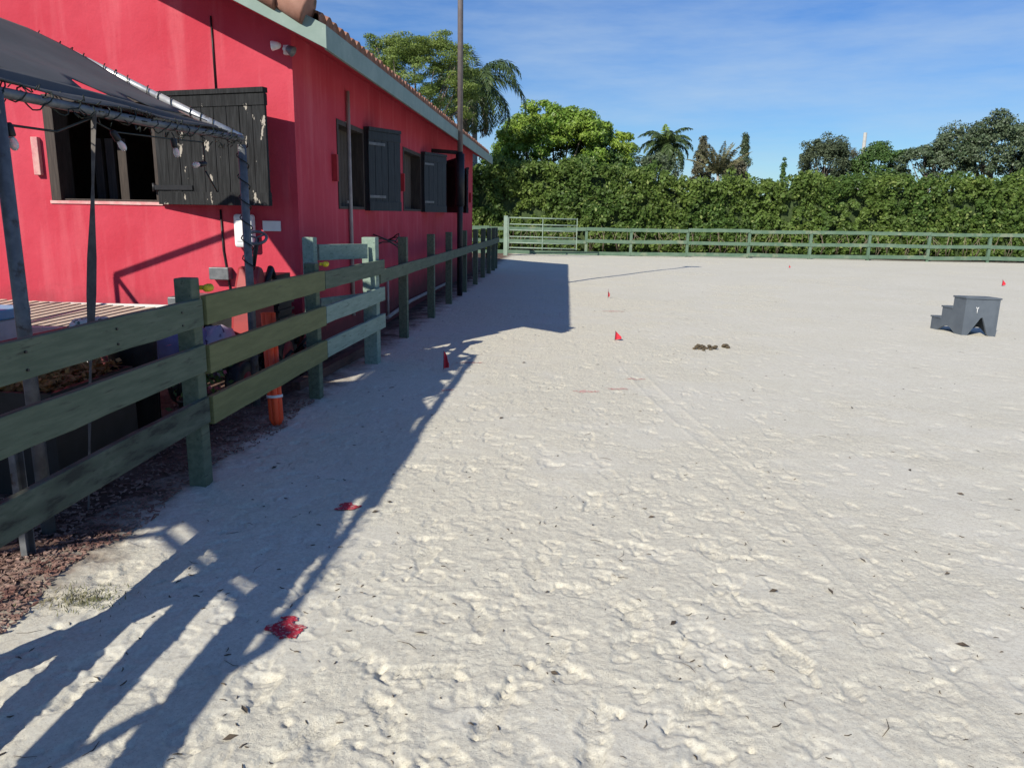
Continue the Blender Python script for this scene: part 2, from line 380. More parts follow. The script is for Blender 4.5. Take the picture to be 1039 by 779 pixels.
def sandmat():
    m, nt, b = ngroup('pale_arena_sand')
    v = coords(nt)
    sx = N(nt, 'ShaderNodeSeparateXYZ'); nt.links.new(v, sx.inputs[0])
    f1, _ = noise(nt, v, .8, 5, .6, .35, .65); f2, _ = noise(nt, v, 9, 6, .65, .4, .62); f3, _ = noise(nt, v, 55, 4, .7, .42, .6)
    f4, _ = noise(nt, v, 170, 3, .6, .60, .68)
    at = N(nt, 'ShaderNodeAttribute', attribute_name='crumb'); cr = at.outputs['Fac']
    c = mix(nt, f1, (.60, .585, .50), (.635, .62, .545))
    c = mix(nt, math_(nt, 'MULTIPLY', cr, .9), c, (.66, .635, .53))
    c = mix(nt, math_(nt, 'MULTIPLY', f2, .25), c, (.50, .465, .39))
    c = mix(nt, math_(nt, 'MULTIPLY', f3, .42), c, (.42, .39, .325))
    c = mix(nt, math_(nt, 'MULTIPLY', f4, .65), c, (.25, .22, .18))
    sk, _ = noise(nt, v, 38, 8, .8, .60, .67); cl, _ = noise(nt, v, 2.2, 4, .6, .42, .60)
    c = mix(nt, math_(nt, 'MULTIPLY', math_(nt, 'MULTIPLY', sk, cl), .85), c, (.16, .14, .11))
    # bare brown earth and red bark west of the arena fence
    _, n1 = noise(nt, v, 2.6, 6, .68); _, n0 = noise(nt, v, 12, 5, .7)
    e = N(nt, 'ShaderNodeMapRange'); e.inputs['From Min'].default_value = -2.02; e.inputs['From Max'].default_value = -2.38
    xx = math_(nt, 'ADD', sx.outputs['X'], math_(nt, 'MULTIPLY', math_(nt, 'SUBTRACT', n1, .5), .9))
    xx = math_(nt, 'ADD', xx, math_(nt, 'MULTIPLY', math_(nt, 'SUBTRACT', n0, .5), .35))
    nt.links.new(xx, e.inputs['Value'])
    f5, _ = noise(nt, v, 16, 6, .7, .38, .62); f6, _ = noise(nt, v, 2.2, 4, .6, .45, .6)
    dirt = mix(nt, f5, (.05, .034, .028), (.14, .092, .075)); dirt = mix(nt, math_(nt, 'MULTIPLY', f6, .5), dirt, (.26, .17, .14))
    c = mix(nt, e.outputs[0], c, dirt)
    nt.links.new(c, b.inputs['Base Color']); b.inputs['Roughness'].default_value = .95; b.inputs['Specular IOR Level'].default_value = .15
    _, h1 = noise(nt, v, 9, 8, .66); _, h2 = noise(nt, v, 95, 6, .75)
    vo = N(nt, 'ShaderNodeTexVoronoi'); vo.inputs['Scale'].default_value = 7; vo.feature = 'SMOOTH_F1'
    d = N(nt, 'ShaderNodeMixRGB'); nt.links.new(v, vo.inputs['Vector'])
    h = math_(nt, 'ADD', math_(nt, 'MULTIPLY', h1, 1.0), math_(nt, 'MULTIPLY', h2, .62))
    h = math_(nt, 'ADD', h, math_(nt, 'MULTIPLY', vo.outputs['Distance'], .5))
    vo2 = N(nt, 'ShaderNodeTexVoronoi'); vo2.inputs['Scale'].default_value = 26; vo2.feature = 'F1'
    wv = N(nt, 'ShaderNodeVectorMath', operation='ADD'); nz3 = N(nt, 'ShaderNodeTexNoise'); nz3.inputs['Scale'].default_value = 30; nz3.inputs['Detail'].default_value = 3; nt.links.new(v, nz3.inputs['Vector'])
    sc3 = N(nt, 'ShaderNodeVectorMath', operation='SCALE'); sc3.inputs['Scale'].default_value = .05; nt.links.new(nz3.outputs['Color'], sc3.inputs[0]); nt.links.new(v, wv.inputs[0]); nt.links.new(sc3.outputs[0], wv.inputs[1]); nt.links.new(wv.outputs[0], vo2.inputs['Vector'])
    _, hc = noise(nt, v, 24, 9, .78)
    h = math_(nt, 'ADD', h, math_(nt, 'MULTIPLY', hc, .9)); h = math_(nt, 'ADD', h, math_(nt, 'MULTIPLY', vo2.outputs['Distance'], .35))
    bn = bump(nt, b, h, .42, .021)
    nt.links.new(math_(nt, 'MULTIPLY_ADD', cr, .024, .007), bn.inputs['Distance'])
    return m
M['sand'] = sandmat()
sand = fast_mesh('sand_arena', V, F, M['sand'], smooth=True)
at = sand.data.attributes.new('crumb', 'FLOAT', 'POINT'); at.data.foreach_set('value', CR.ravel().astype(np.float32))
tag(sand, 'pale trampled riding arena sand with hoof marks and bare earth by the fence', None, None, 'structure')
M['grass'] = mat('rough_grass_ground', (.07, .09, .035), (.12, .11, .06), .95, .6, bumps=.5, bdist=.05, bscale=8, col3=(.16, .12, .08), scale3=1.4)
g = MB(); g.box((-900, -900, -.60), (900, 900, -.12))
tag(g.build('ground', M['grass']), 'rough green and brown ground around the arena', None, None, 'structure')
g = MB(); g.box((-30, 33.3, -.3), (60, 38.5, -.015))
tag(g.build('soil_strip', mat('dark_hedge_soil', (.06, .045, .03), (.11, .085, .06), .95, 3, bumps=.6, bdist=.04, bscale=12)), 'dark soil strip under the hedge', None, None, 'structure')

# ------------------------------------------------------------------ barn
XW, YF, YB = -2.62, 7.45, 21.5        # side wall face, front face, far end
RX = -7.0; SL = .48; EX = -2.10; EZ = 3.15; YE0, YE1 = 6.85, 21.85
def roofz(x, base=EZ): return base + SL*(min(EX - x, x - (2*RX-EX)))
barn = empty('barn', (RX, YF, 0), 'long pink red stucco barn with a terracotta tile roof and black shutters', 'barn')
def holes_wall(mb, fixed0, fixed1, plane, a0, a1, z0, z1, holes):
    """wall with rectangular holes (h0,h1,zb,zt) along coordinate a"""
    def bx(p, q, zb, zt):
        if plane == 'x': mb.box((fixed0, p, zb), (fixed1, q, zt))
        else: mb.box((p, fixed0, zb), (q, fixed1, zt))
    cur = a0
    for h0, h1, zb, zt in sorted(holes):
        bx(cur, h0, z0, z1); bx(h0, h1, z0, zb); bx(h0, h1, zt, z1); cur = h1
    bx(cur, a1, z0, z1)
SH = [(8.80, 9.95, 1.63, 2.62), (12.35, 13.85, 1.63, 2.62), (16.6, 17.9, 1.63, 2.62), (19.5, 20.5, 1.63, 2.62)]
FW = (-5.12, -4.0, 1.66, 2.66)
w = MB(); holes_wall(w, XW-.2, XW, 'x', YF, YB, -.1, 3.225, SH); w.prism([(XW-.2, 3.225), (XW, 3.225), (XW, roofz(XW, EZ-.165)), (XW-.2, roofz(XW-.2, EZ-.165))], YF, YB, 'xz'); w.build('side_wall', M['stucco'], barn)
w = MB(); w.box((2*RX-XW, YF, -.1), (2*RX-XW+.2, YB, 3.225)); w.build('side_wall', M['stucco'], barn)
w = MB(); L_, R_ = 2*RX-XW, XW-.2
holes_wall(w, YF, YF+.2, 'y', L_+.2, R_, -.1, 3.0, [FW])
gz = lambda x: roofz(x, EZ-.165)
w.prism([(L_+.2, 3.0), (R_, 3.0), (R_, gz(R_)), (RX, gz(RX)), (L_+.2, gz(L_+.2))], YF, YF+.2, 'xz')
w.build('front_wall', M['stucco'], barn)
w = MB(); w.box((L_+.2, YB-.2, -.1), (R_, YB-.001, 3.0)); w.prism([(L_+.2, 3.0), (R_, 3.0), (R_, gz(R_)), (RX, gz(RX)), (L_+.2, gz(L_+.2))], YB-.2, YB-.001, 'xz')
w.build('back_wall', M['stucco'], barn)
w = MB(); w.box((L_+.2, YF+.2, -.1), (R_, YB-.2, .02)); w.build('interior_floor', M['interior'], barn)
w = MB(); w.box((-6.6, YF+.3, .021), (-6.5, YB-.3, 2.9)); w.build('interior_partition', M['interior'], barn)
w = MB(); w.tube([(-3.37, YF-.008, 2.72), (-3.375, YF-.008, 3.36)], .009, 6); w.build('wall_cable', M['blackplastic'], barn)
w = MB(); w.tube([(-3.40, YF-.009, 1.60), (-3.395, YF-.009, 1.2), (-3.36, YF-.009, .9), (-3.33, YF-.012, .62)], .010, 6)
w.build('wall_cable', M['blackplastic'], barn)
# roof: deck, tiles, fascia, soffit
roof = MB()
DT = .14
roof.prism([(EX-.02, EZ-.03), (RX, roofz(RX)-.03), (2*RX-EX+.02, EZ-.03), (2*RX-EX+.02, EZ-.03-DT), (RX, roofz(RX)-.03-DT), (EX-.02, EZ-.03-DT)], YE0+.03, YE1-.03, 'xz')
roof_o = roof.build('roof', M['stucco'], barn)
# S-tile sheet (both slopes), barrels run down the slope
yy = np.arange(YE0+.12, YE1-.02, .2/8); nc = 12
ss = []
Ltot = (EX+.04-RX)
for c in range(nc):
    for t in (0, .5, .999): ss.append((c+t, t))
def tile_side(sign):
    S = np.array([a for a, _ in ss])/nc*Ltot; T = np.array([b for _, b in ss])
    YY, SS = np.meshgrid(yy, S); _, TT = np.meshgrid(yy, T)
    xo = EX - .10 - SS; z = EZ + SL*(EX-xo) + .012 + .045*(1-TT) + .055*np.abs(np.sin(YY*math.pi/.2))**.8 + .008*np.sin(YY*13+SS*5)
    if sign < 0: xo = 2*RX - xo
    V = np.stack([xo, YY, z], -1).reshape(-1, 3); a, b = YY.shape; I = np.arange(a*b).reshape(a, b)
    F = np.stack([I[:-1,:-1], I[:-1,1:], I[1:,1:], I[1:,:-1]], -1).reshape(-1, 4)
    if sign > 0: # closed eave ends
        bot = V[:b].copy(); bot[:, 2] = EZ-.02; k = len(V); V = np.concatenate([V, bot])
        F = np.concatenate([F, np.stack([np.arange(b-1), np.arange(b-1)+1, k+np.arange(b-1)+1, k+np.arange(b-1)], -1)])
    return V, F
Va, Fa = tile_side(1); Vb, Fb = tile_side(-1)
fast_mesh('roof_tiles', np.concatenate([Va, Vb]), np.concatenate([Fa, Fb+len(Va)]), M['tile'], roof_o, smooth=False)
# rake barrel tiles along the front gable edge, each overlapping the next one down
w = MB()
for sgn in (1, -1):
    n = 12; L = 4.95/math.cos(math.atan(SL))
    for i in range(n):
        s0 = i*L/n - .03 if i else .17; s1 = (i+1)*L/n + .05
        for (yc, rr) in ((YE0+.03, .115),):
            def pt(s): 
                x = EX - .0 - s*math.cos(math.atan(SL)); z = EZ + .045 + s*math.sin(math.atan(SL))
                return ((x if sgn > 0 else 2*RX-x), yc, z)
            w.tube([pt(s0), pt(s0+.02), pt(s1)], [rr+.018, rr+.02, rr-.01], 14)
w.build('rake_tile', M['tile'], roof_o)
w = MB()
for i in range(26):
    y = YE0 + .2 + i*(YE1-YE0-.3)/26
    w.tube([(RX, y, roofz(RX)+.05), (RX, y+.64, roofz(RX)+.04)], [.13, .105], 10)
w.build('ridge_tile', M['tile'], roof_o)
w = MB()
w.box((EX-.03, YE0+.035, EZ-.19), (EX, YE1-.035, EZ+.0))
w.box((2*RX-EX, YE0+.035, EZ-.19), (2*RX-EX+.03, YE1-.035, EZ))
for y0, y1 in ((YE0, YE0+.035), (YE1-.035, YE1)):
    w.prism([(EX, EZ-.19), (EX, EZ), (RX, roofz(RX)), (2*RX-EX, EZ), (2*RX-EX, EZ-.19), (RX, roofz(RX)-.19)], y0, y1, 'xz')
w.build('fascia', M['fascia'], barn, bevel=.004)
# window frames and shutters
def frame_x(y0, y1, z0, z1, parent):
    f = MB(); x0, x1 = XW-.21, XW+.012; t = .055
    f.box((x0, y0, z0), (x1, y0+t, z1)); f.box((x0, y1-t, z0), (x1, y1, z1)); f.box((x0, y0+t, z1-t), (x1, y1-t, z1)); f.box((x0, y0+t, z0), (x1, y1-t, z0+.035))
    return f.build('window_frame', M['dark_wood'], parent, bevel=.004)
def board_shutter(hinge, out, zb, zt, n=6, m=None, thick=.03, parent=None, rails=True):
    """vertical boards from hinge (x,y) to out (x,y)"""
    a = Vector((*hinge, 0)); b = Vector((*out, 0)); d = b-a; L = d.length; d.normalize(); s = Vector((-d.y, d.x, 0))
    mb = MB()
    for i in range(n):
        p = a + d*(L*(i+.5)/n); off = s*random.uniform(-.002, .002)
        mb.beam(p+off+Vector((0,0,zb)), p+off+Vector((0,0,zt)), L/n-.006, thick, up=s)
    mb.beam(a+Vector((0,0,(zb+.06)))+s*.0, b+Vector((0,0,(zb+.06))), thick+.022, .12)
    mb.beam(a+Vector((0,0,(zt-.02))), b+Vector((0,0,(zt-.02))), thick+.04, .045)
    mb.beam(a+Vector((0,0,(zt-.10))), b+Vector((0,0,(zt-.10))), thick+.018, .10)
    return mb.build('shutter', m, parent, bevel=.002)
for i, (y0, y1, z0, z1) in enumerate(SH):
    fr = frame_x(y0, y1, z0, z1, barn)
    pb = MB()
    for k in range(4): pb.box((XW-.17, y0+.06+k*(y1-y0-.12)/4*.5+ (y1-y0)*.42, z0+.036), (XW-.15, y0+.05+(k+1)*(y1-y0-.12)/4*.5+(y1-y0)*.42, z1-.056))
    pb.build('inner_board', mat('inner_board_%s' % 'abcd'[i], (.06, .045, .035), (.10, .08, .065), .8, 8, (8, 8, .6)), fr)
M['catch'] = mat('red_painted_catch', (.32, .02, .03), (.4, .03, .04), .7)
sp = [((-2.57, 9.97), (-2.27, 10.50), 1.62, 2.66), ((-2.57, 13.87), (-2.28, 14.55), 1.62, 2.66), ((-2.57, 16.58), (-2.13, 15.4), 1.62, 2.68), ((-2.57, 19.48), (-2.35, 18.3), 1.62, 2.66)]
for h, o_, zb, zt in sp:
    board_shutter(h, o_, zb, zt, 5, M['shutter_side'], .035, barn)
w = MB()                                     # dark hinge-side jamb strips beside each open shutter
for h, o_, zb, zt in sp[:2]: w = MB(); w.box((XW+.003, h[1]+.01, zb), (XW+.05, h[1]+.30, zt)); w.build('hinge_board', M['polelow'], barn)
w = MB()
for y, z0, z1 in ((8.62, 1.93, 2.22), (12.2, 1.93, 2.2), (20.75, 1.9, 2.15)):
    w = MB(); w.box((XW+.001, y-.03, z0), (XW+.06, y+.03, z1)); w.build('shutter_catch', M['catch'], barn, bevel=.005)
w = MB()
for zz in (1.80, 2.48):
    a3 = Vector((-3.99, YF-.03, zz)); b3 = Vector((-2.75, YF-.37, zz)); d3 = (b3-a3).normalized(); o3 = Vector((-d3.y, d3.x, 0))*-.024
    w = MB(); w.beam(a3+o3-d3*.05, a3+o3+d3*.42, .008, .045); w.tube([a3+o3-d3*.05+Vector((0, 0, -.04)), a3+o3-d3*.05+Vector((0, 0, .04))], .014, 8)
    w.build('strap_hinge', M['blackplastic'], barn)
for h, o_, zb, zt in sp[:2]:
    for zz in (zb+.18, zt-.2):
        a3 = Vector((*h, zz)); b3 = Vector((*o_, zz)); d3 = (b3-a3).normalized(); o3 = Vector((d3.y, -d3.x, 0))*.026
        w = MB(); w.beam(a3+o3, a3+o3+d3*.3, .008, .035); w.build('strap_hinge', M['grey_tube'], barn)
# front window
fr = MB(); t = .10; a, b, c, d = FW
fr.box((a, YF-.015, c), (a+t, YF+.22, d)); fr.box((b-.04, YF-.012, c), (b, YF+.22, d)); fr.box((a+t, YF-.012, d-.07), (b-.04, YF+.22, d)); fr.box((a+t, YF+.02, c), (b-.04, YF+.22, c+.02))
frm = fr.build('window_frame', M['dark_wood'], barn, bevel=.004)
w = MB()
for k in range(3): w.box((a+.16+k*.13, YF+.5, 1.3), (a+.25+k*.13, YF+.53, 2.3))
w.build('inner_board', M['dark_wood'], frm)
fs = board_shutter((-3.99, YF-.03), (-2.75, YF-.37), 1.64, 2.68, 9, M['shutter_wood'], .03, barn)
fs['label'] = 'large weathered black front shutter with flaking paint, swung open'
w = MB(); w.box((-5.25, YF-.05, 1.90), (-5.18, YF, 2.26)); w.build('shutter_catch', mat('pale_pink_catch', (.6, .35, .32), (.55, .2, .22), .8, 12), barn, bevel=.006)
w = MB(); w.box((a-.02, YF-.012, c-.03), (b+.02, YF+.002, c)); w.build('window_sill', mat('pale_worn_sill', (.62, .25, .26), (.66, .42, .4), .85, 12), barn)
# conduit on the side wall
w = MB(); w.tube([(XW+.03, 9.2, .35), (XW+.03, 9.2, 2.97)], .022, 10)
for z in (.8, 1.7, 2.6): w.box((XW+.001, 9.16, z), (XW+.012, 9.24, z+.03))
w.build('conduit', M['conduit'], barn)
w = MB(); w.tube([(XW+.05, 10.9, .10), (XW+.05, 12.6, .16), (XW+.06, 16.5, .12)], .03, 8); w.tube([(XW+.04, 11.0, .08), (XW+.04, 11.0, .62)], .02, 8)
w.build('water_pipe', M['conduit'], barn)
# security flood lamp at the corner
lamp = MB(); lamp.box((XW-.06, YF-.06, 3.02), (XW-.005, YF-.002, 3.10)); lamp.tube([(XW-.03, YF-.05, 3.06), (XW-.02, YF-.14, 3.05)], .018, 8)
lm = lamp.build('flood_lamp', M['whiteplastic'], barn, bevel=.004)
w = MB(); w.tube_axis(Vector((XW+.02, YF-.14, 3.05)), Vector((.85, -.1, -.5)).normalized(), [(.015, -.02), (.03, -.01), (.05, .05), (.048, .055)], 12); w.build('lamp_head', M['grey_tube'], lm)
w = MB(); w.tube_axis(Vector((XW-.07, YF-.14, 3.08)), Vector((-.95, -.1, -.1)).normalized(), [(.015, -.02), (.03, 0), (.045, .06), (.043, .065)], 12); w.build('lamp_head', M['whiteplastic'], lm)
# things on the front wall
w = MB(); w.box((-3.24, YF-.11, 1.24), (-3.05, YF-.001, 1.56))
o = w.build('electrical_box', M['whiteplastic'], barn, bevel=.028)
w = MB(); w.box((-3.21, YF-.118, 1.30), (-3.08, YF-.1105, 1.50)); w.build('cover', M['whiteplastic'], o, bevel=.004)
w = MB(); w.box((-2.98, YF-.02, 1.40), (-2.80, YF-.001, 1.50)); w.build('wall_plate', M['whiteplastic'], barn, bevel=.004)
w = MB(); w.box((-3.52, YF-.10, .92), (-3.32, YF-.001, 1.04)); w.build('junction_box', M['grey_tube'], barn, bevel=.008)
# barn-side wire loops
w = MB()
for k in range(3): w.tube([(XW+.02+.25*math.sin(math.pi*i/8), 10.3+.11*i, 1.16+.05*k+.05*math.sin(i*1.1+k)) for i in range(9)], .009, 6)
w.build('wire_coil', M['blackplastic'], barn)

# ------------------------------------------------------------------ canopy
can = empty('canopy', (-4.08, 3, 0), 'open sided canopy with charcoal shade cloth on a grey tube frame beside the barn', 'canopy')
BX, BZ, RXc, RZc = -2.52, 2.12, -3.95, 2.83; LX = 2*RXc-BX
YN, YFc = -.1, 5.96; YFr = 5.76
w = MB()
w.tube([(BX, YN, BZ-.06), (BX, 3.36, BZ-.03), (BX, 4.6, BZ-.02), (BX, YFc, BZ+.02)], .024, 10); w.build('eave_beam', M['grey_tube'], can)
w = MB(); w.tube([(LX, YN, BZ), (LX, YFc, BZ)], .024, 10); w.build('eave_beam', M['grey_tube'], can)
w = MB(); w.tube([(RXc, YN, RZc), (RXc, YFr, RZc)], .024, 10); w.build('ridge_beam', M['grey_tube'], can)
for y in (YN, 3.36, YFc):
    far = y == YFc
    m_ = M['galv'] if far else M['grey_tube']
    if far or y == YN:
        w = MB(); yr = YFr if far else y; w.tube([(BX, y, BZ+.02), (RXc, yr, RZc)], .027, 10); q_ = .42; w.tube([(BX, y, BZ+.02), (BX+(RXc-BX)*q_, y+(yr-y)*q_, BZ+.02+(RZc-BZ-.02)*q_)], .032, 10); w.build('rafter', m_, can)
        w = MB(); w.tube([(LX, y, BZ), (RXc, yr, RZc)], .027, 10); w.build('rafter', m_, can)
    for x in (BX, LX):
        w = MB(); w.tube([(x, y, -.08), (x, y, BZ-.03)], [.032 if x == BX else .024]*2, 12)
        if x == BX and y in (3.36,):
            w.box((x+.06, y-.28, -.1), (x+.064, y-.22, .62)); w.box((x+.064, y-.28, -.1), (x+.09, y-.275, .62)); w.box((x+.064, y-.225, -.1), (x+.09, y-.22, .62))
        w.build('leg', M['grey_tube'], can)
# cloth: right slope with scalloped gap along the beam, left slope shorter
def cloth(name, ya, yb, xa, xb, za, zb, gap, lab=None):
    nu, nv = 90, 16; P = []
    for i in range(nu+1):
        y = ya + (yb-ya)*i/nu
        g0 = gap(y)
        for j in range(nv+1):
            t = g0 + (1-g0)*j/nv
            x = xa + (xb-xa)*t; z = za + (zb-za)*t - .03*math.sin(math.pi*t)*(.6+.3*math.sin(y*2.1)) + .010*math.sin(y*6+t*5)*(1-t) + .012*math.sin(t*9+y*1.3)
            P.append((x, y, z+.035))
    V = np.array(P); I = np.arange(len(P)).reshape(nu+1, nv+1)
    F = np.stack([I[:-1,:-1], I[:-1,1:], I[1:,1:], I[1:,:-1]], -1).reshape(-1, 4)
    o = fast_mesh(name, V, F, M['tarp'], can, smooth=True)
    s = o.modifiers.new('solid', 'SOLIDIFY'); s.thickness = .006
    return o
gapf = lambda y: .022 + .125*max(0, min(1, (1.6-y)/.4))*(.8+.2*math.sin(y*7)) + .065*min(1, max(0, (y-1.5)/1.0)) + .10*max(0, math.sin(y*9.3+1.4*math.sin(y*2.7)))**1.5*max(0, min(1, (y-2.8)/.6))*max(0, min(1, (5.6-y)/.3)) + .008*math.sin(y*9)
cloth('shade_cloth', -.02, 5.68, BX, RXc, BZ, RZc, gapf)
cloth('edge_band', 1.2, 5.7, BX+.015, BX-.10, BZ-.01, BZ+.05, lambda y: 0)
cloth('shade_cloth', -.05, 3.5, LX, RXc, BZ, RZc, lambda y: .03 + .02*abs(math.sin(y*2.4)))
w = MB()
for y in np.arange(.3, 5.8, .55):
    g0 = gapf(y)+.01; x = BX + (RXc-BX)*g0; z = BZ + (RZc-BZ)*g0 + .03
    w = MB(); w.tube([(BX, y, BZ), (x, y+.02, z)], .004, 5); w.build('tie_cord', M['rope'], can)
# clear-bulb festoon and fairy light wire wound on the frame
fest = empty('string_lights', (BX, 4, BZ), 'dark wire of clear bulb string lights wound around the canopy beam', 'string lights')
w = MB(); pts = []
n = 420
for i in range(n):
    y = .3 + (YFc-.3)*i/n; zc = np.interp(y, [.4, 3.36, 4.6, YFc], [BZ-.04, BZ-.03, BZ-.02, BZ+.02]); a_ = i*.55+1.5*math.sin(i*.11)+.8*math.sin(i*.37); rj = .032+.012*math.sin(i*.9)+random.uniform(0, .012)
    pts.append((BX+rj*math.cos(a_), y, zc+rj*math.sin(a_)))
w.tube(pts, .0038, 5)
pts = []
for i in range(150):
    t = i/150; a_ = i*.6+1.3*math.sin(i*.2); x = BX+(RXc-BX)*t; z = BZ+.02+(RZc-BZ-.02)*t
    pts.append((x+.02*math.cos(a_), YFc-.2*t+.038*math.sin(a_), z+.036*math.cos(a_)))
w.tube(pts, .004, 5)
pts = [(BX+.045*math.cos(i*.8), YFc+.045*math.sin(i*.8), BZ-.02-i*.02) for i in range(50)]
w.tube(pts, .005, 5)
for i in range(260):   # little lamp tips standing off the wire
    y = random.uniform(.3, YFc); a_ = random.uniform(0, 6.28); zc = BZ-.02
    c0 = Vector((BX+.035*math.cos(a_), y, zc+.035*math.sin(a_))); w.tube([c0, c0+Vector((.03*math.cos(a_), random.uniform(-.02, .02), .03*math.sin(a_)))], .0035, 4)
w.build('light_wire', M['wire'], fest)
w = MB(); pts = [(BX, 2.6, 1.98), (BX-.01, 3.0, 1.93), (BX, 3.45, 1.955), (BX, 3.75, 1.96), (BX, 4.05, 2.06)]
w.tube(pts, .006, 5); w.tube([(BX, 4.05, 2.05), (BX, 4.25, 2.01), (BX+.01, 4.9, 2.03), (BX, 5.3, 2.05)], .005, 5); w.tube([(BX, 5.32, 2.06), (BX, 5.32, 1.9)], .004, 5); w.tube([(BX, 5.32, 1.86), (BX+.04, 5.40, 1.72)], .006, 5)
w.build('light_wire', M['wire'], fest)
def bulb(p, d, lit=.022):
    p = Vector(p); d = Vector(d).normalized()
    w = MB(); w.tube_axis(p, d, [(.011, -.01), (.018, 0), (.019, .045), (.016, .05)], 12); s = w.build('bulb_socket', M['blackplastic'], fest)
    w = MB(); w.tube_axis(p, d, [(.010, .051), (.015, .062), (.020, .080), (.018, .098), (.009, .110), (.002, .112)], 14); w.build('bulb', M['glass'], s)
bulb((BX, 3.42, 1.955), (.1, .1, -1)); bulb((BX+.01, 4.22, 2.005), (.3, .5, -.9)); bulb((BX+.01, 4.88, 2.03), (.1, .2, -1)); bulb((BX, 5.32, 1.91), (-.3, -.8, -.15))
# webbing strap hanging from the beam
w = MB(); wid = [.03, .022, .012, .03, .05, .052, .035, .012, .02, .012, .010, .01]
pts = [(BX+.01, 4.06-.40*i/11, 2.10-2.1*i/11) for i in range(12)]
for i in range(11):
    a_, b_ = Vector(pts[i]), Vector(pts[i+1]); ang = i*.35
    side = Vector((.3*math.sin(ang), .2, 0)).normalized(); side = Vector((math.cos(.07), math.sin(.07), 0))
    p0, p1, q0, q1 = a_-side*wid[i]/2, a_+side*wid[i]/2, b_-side*wid[i+1]/2, b_+side*wid[i+1]/2; e = Vector((0, .003, 0))
    w.add([p0, p1, q1, q0, p0+e, p1+e, q1+e, q0+e], [(0,1,2,3),(7,6,5,4),(0,4,5,1),(1,5,6,2),(2,6,7,3),(3,7,4,0)])
tag(w.build('tie_down_strap', M['rope']), 'thin grey webbing strap hanging from the canopy beam to the ground', 'strap')

# ------------------------------------------------------------------ near wooden fence
def rails(mb, a, b, h=.155, t=.036, seg=10, wob=.003): mb.beam(a, b, t, h, seg=seg, wob=wob)
FX = -2.05
nf = empty('wooden_fence', (FX, 5.5, 0), 'near green plank fence with three thick rails beside the canopy', 'fence')
def post(p, h, s=.13, m=None, par=None, lab=None):
    w = MB(); x, y = p; z0 = hz(x, y)-.1
    w.beam((x, y, z0), (x, y, h), s, s, up=(1, 0, 0), seg=4, wob=.001)
    o = w.build('post', m, par, bevel=.006)
    if lab: o['label'] = lab
    return o
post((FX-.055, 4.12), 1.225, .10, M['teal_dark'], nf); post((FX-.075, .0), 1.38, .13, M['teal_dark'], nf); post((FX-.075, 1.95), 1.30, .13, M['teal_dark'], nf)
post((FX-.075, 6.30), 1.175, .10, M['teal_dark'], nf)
post((FX+.0, 7.98), 1.345, .145, M['teal'], nf, 'tall pale teal corner post')
post((-2.42, 7.15), 1.36, .11, M['teal'], nf, 'pale teal post against the barn corner')
for (z0, z1, m_) in ((1.045, 1.03, 'teal_dark'), (.775, .77, 'teal_dark'), (.46, .465, 'mossy')):
    w = MB(); rails(w, (FX, 1.955, z0-.01), (FX, 4.145, z1), seg=9); w.build('rail', M[m_], nf, bevel=.004)
    up_ = .16 if z0 > 1 else .03  # unseen bay by the camera, raised to widen the rail shadow on the sand
    w = MB(); rails(w, (FX, -2.4, z0+up_+.03), (FX, 1.945, z0+up_-.02), .19 if z0 > 1 else .155, seg=14); w.build('rail', M[m_], nf, bevel=.004)
for (z0, z1) in ((1.04, 1.03), (.755, .73), (.455, .44)):
    w = MB(); rails(w, (FX+.012, 4.165, z0), (FX+.012, 6.33, z1), .165, seg=10); w.build('rail', M['olive'], nf, bevel=.004)
for k, (z0, z1) in enumerate(((1.03, 1.035), (.735, .745), (.44, .455))):
    w = MB(); rails(w, (FX+.012+(.0 if k else .0), 6.345, z0), (FX+.10, 8.12, z1), .15, seg=8); w.build('rail', M['teal_dark' if k == 0 else 'teal'], nf, bevel=.004)
w = MB(); w.beam((-2.37, 7.24, 1.215), (-2.06, 7.86, 1.205), .035, .15, seg=5, wob=.002); w.build('rail', M['teal'], nf, bevel=.004)
w = MB(); w.beam((-2.37, 7.24, .70), (-2.06, 7.86, .70), .035, .15, seg=5, wob=.002); w.build('rail', M['teal'], nf, bevel=.004)
def insul(p, par):
    w = MB(); x, y, z = p; w.tube_axis(Vector(p), Vector((0, 1, 0)), [(.010, -.03), (.022, -.026), (.012, -.012), (.024, 0), (.012, .012), (.022, .026), (.01, .03)], 10); w.box((x-.05, y-.012, z-.012), (x, y+.012, z+.012))
    w.build('insulator', M['yellow'], par)
insul((FX+.03, 4.20, 1.165), nf); insul((FX+.03, 6.36, 1.165), nf)
for y in (2.7, 3.3, 3.9, 4.3, 6.2, 6.4):
    for z in (1.06, .99):
        w = MB(); w.tube([(FX+.017, y, z), (FX+.024, y, z)], .006, 6); w.build('nail', M['blackplastic'], nf)

# fence along the barn
bf = empty('rail_fence', (FX, 15, 0), 'shaded single rail fence of tall posts running along the barn wall', 'fence')
for k, y in enumerate((9.75, 11.75, 13.7, 15.75, 17.6, 19.4, 20.9, 22.0, 22.9)):
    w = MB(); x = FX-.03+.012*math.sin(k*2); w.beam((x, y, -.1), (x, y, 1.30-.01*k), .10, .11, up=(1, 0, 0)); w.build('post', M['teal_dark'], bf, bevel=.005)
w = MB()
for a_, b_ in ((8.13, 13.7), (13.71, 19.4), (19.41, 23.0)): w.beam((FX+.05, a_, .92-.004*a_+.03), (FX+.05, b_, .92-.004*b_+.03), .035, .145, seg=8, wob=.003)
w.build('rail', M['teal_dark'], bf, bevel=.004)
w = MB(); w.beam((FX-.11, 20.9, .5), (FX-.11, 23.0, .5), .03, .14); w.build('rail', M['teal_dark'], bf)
w = MB(); w.box((FX-.10, 21.2, .05), (FX-.05, 22.8, 1.2)); 
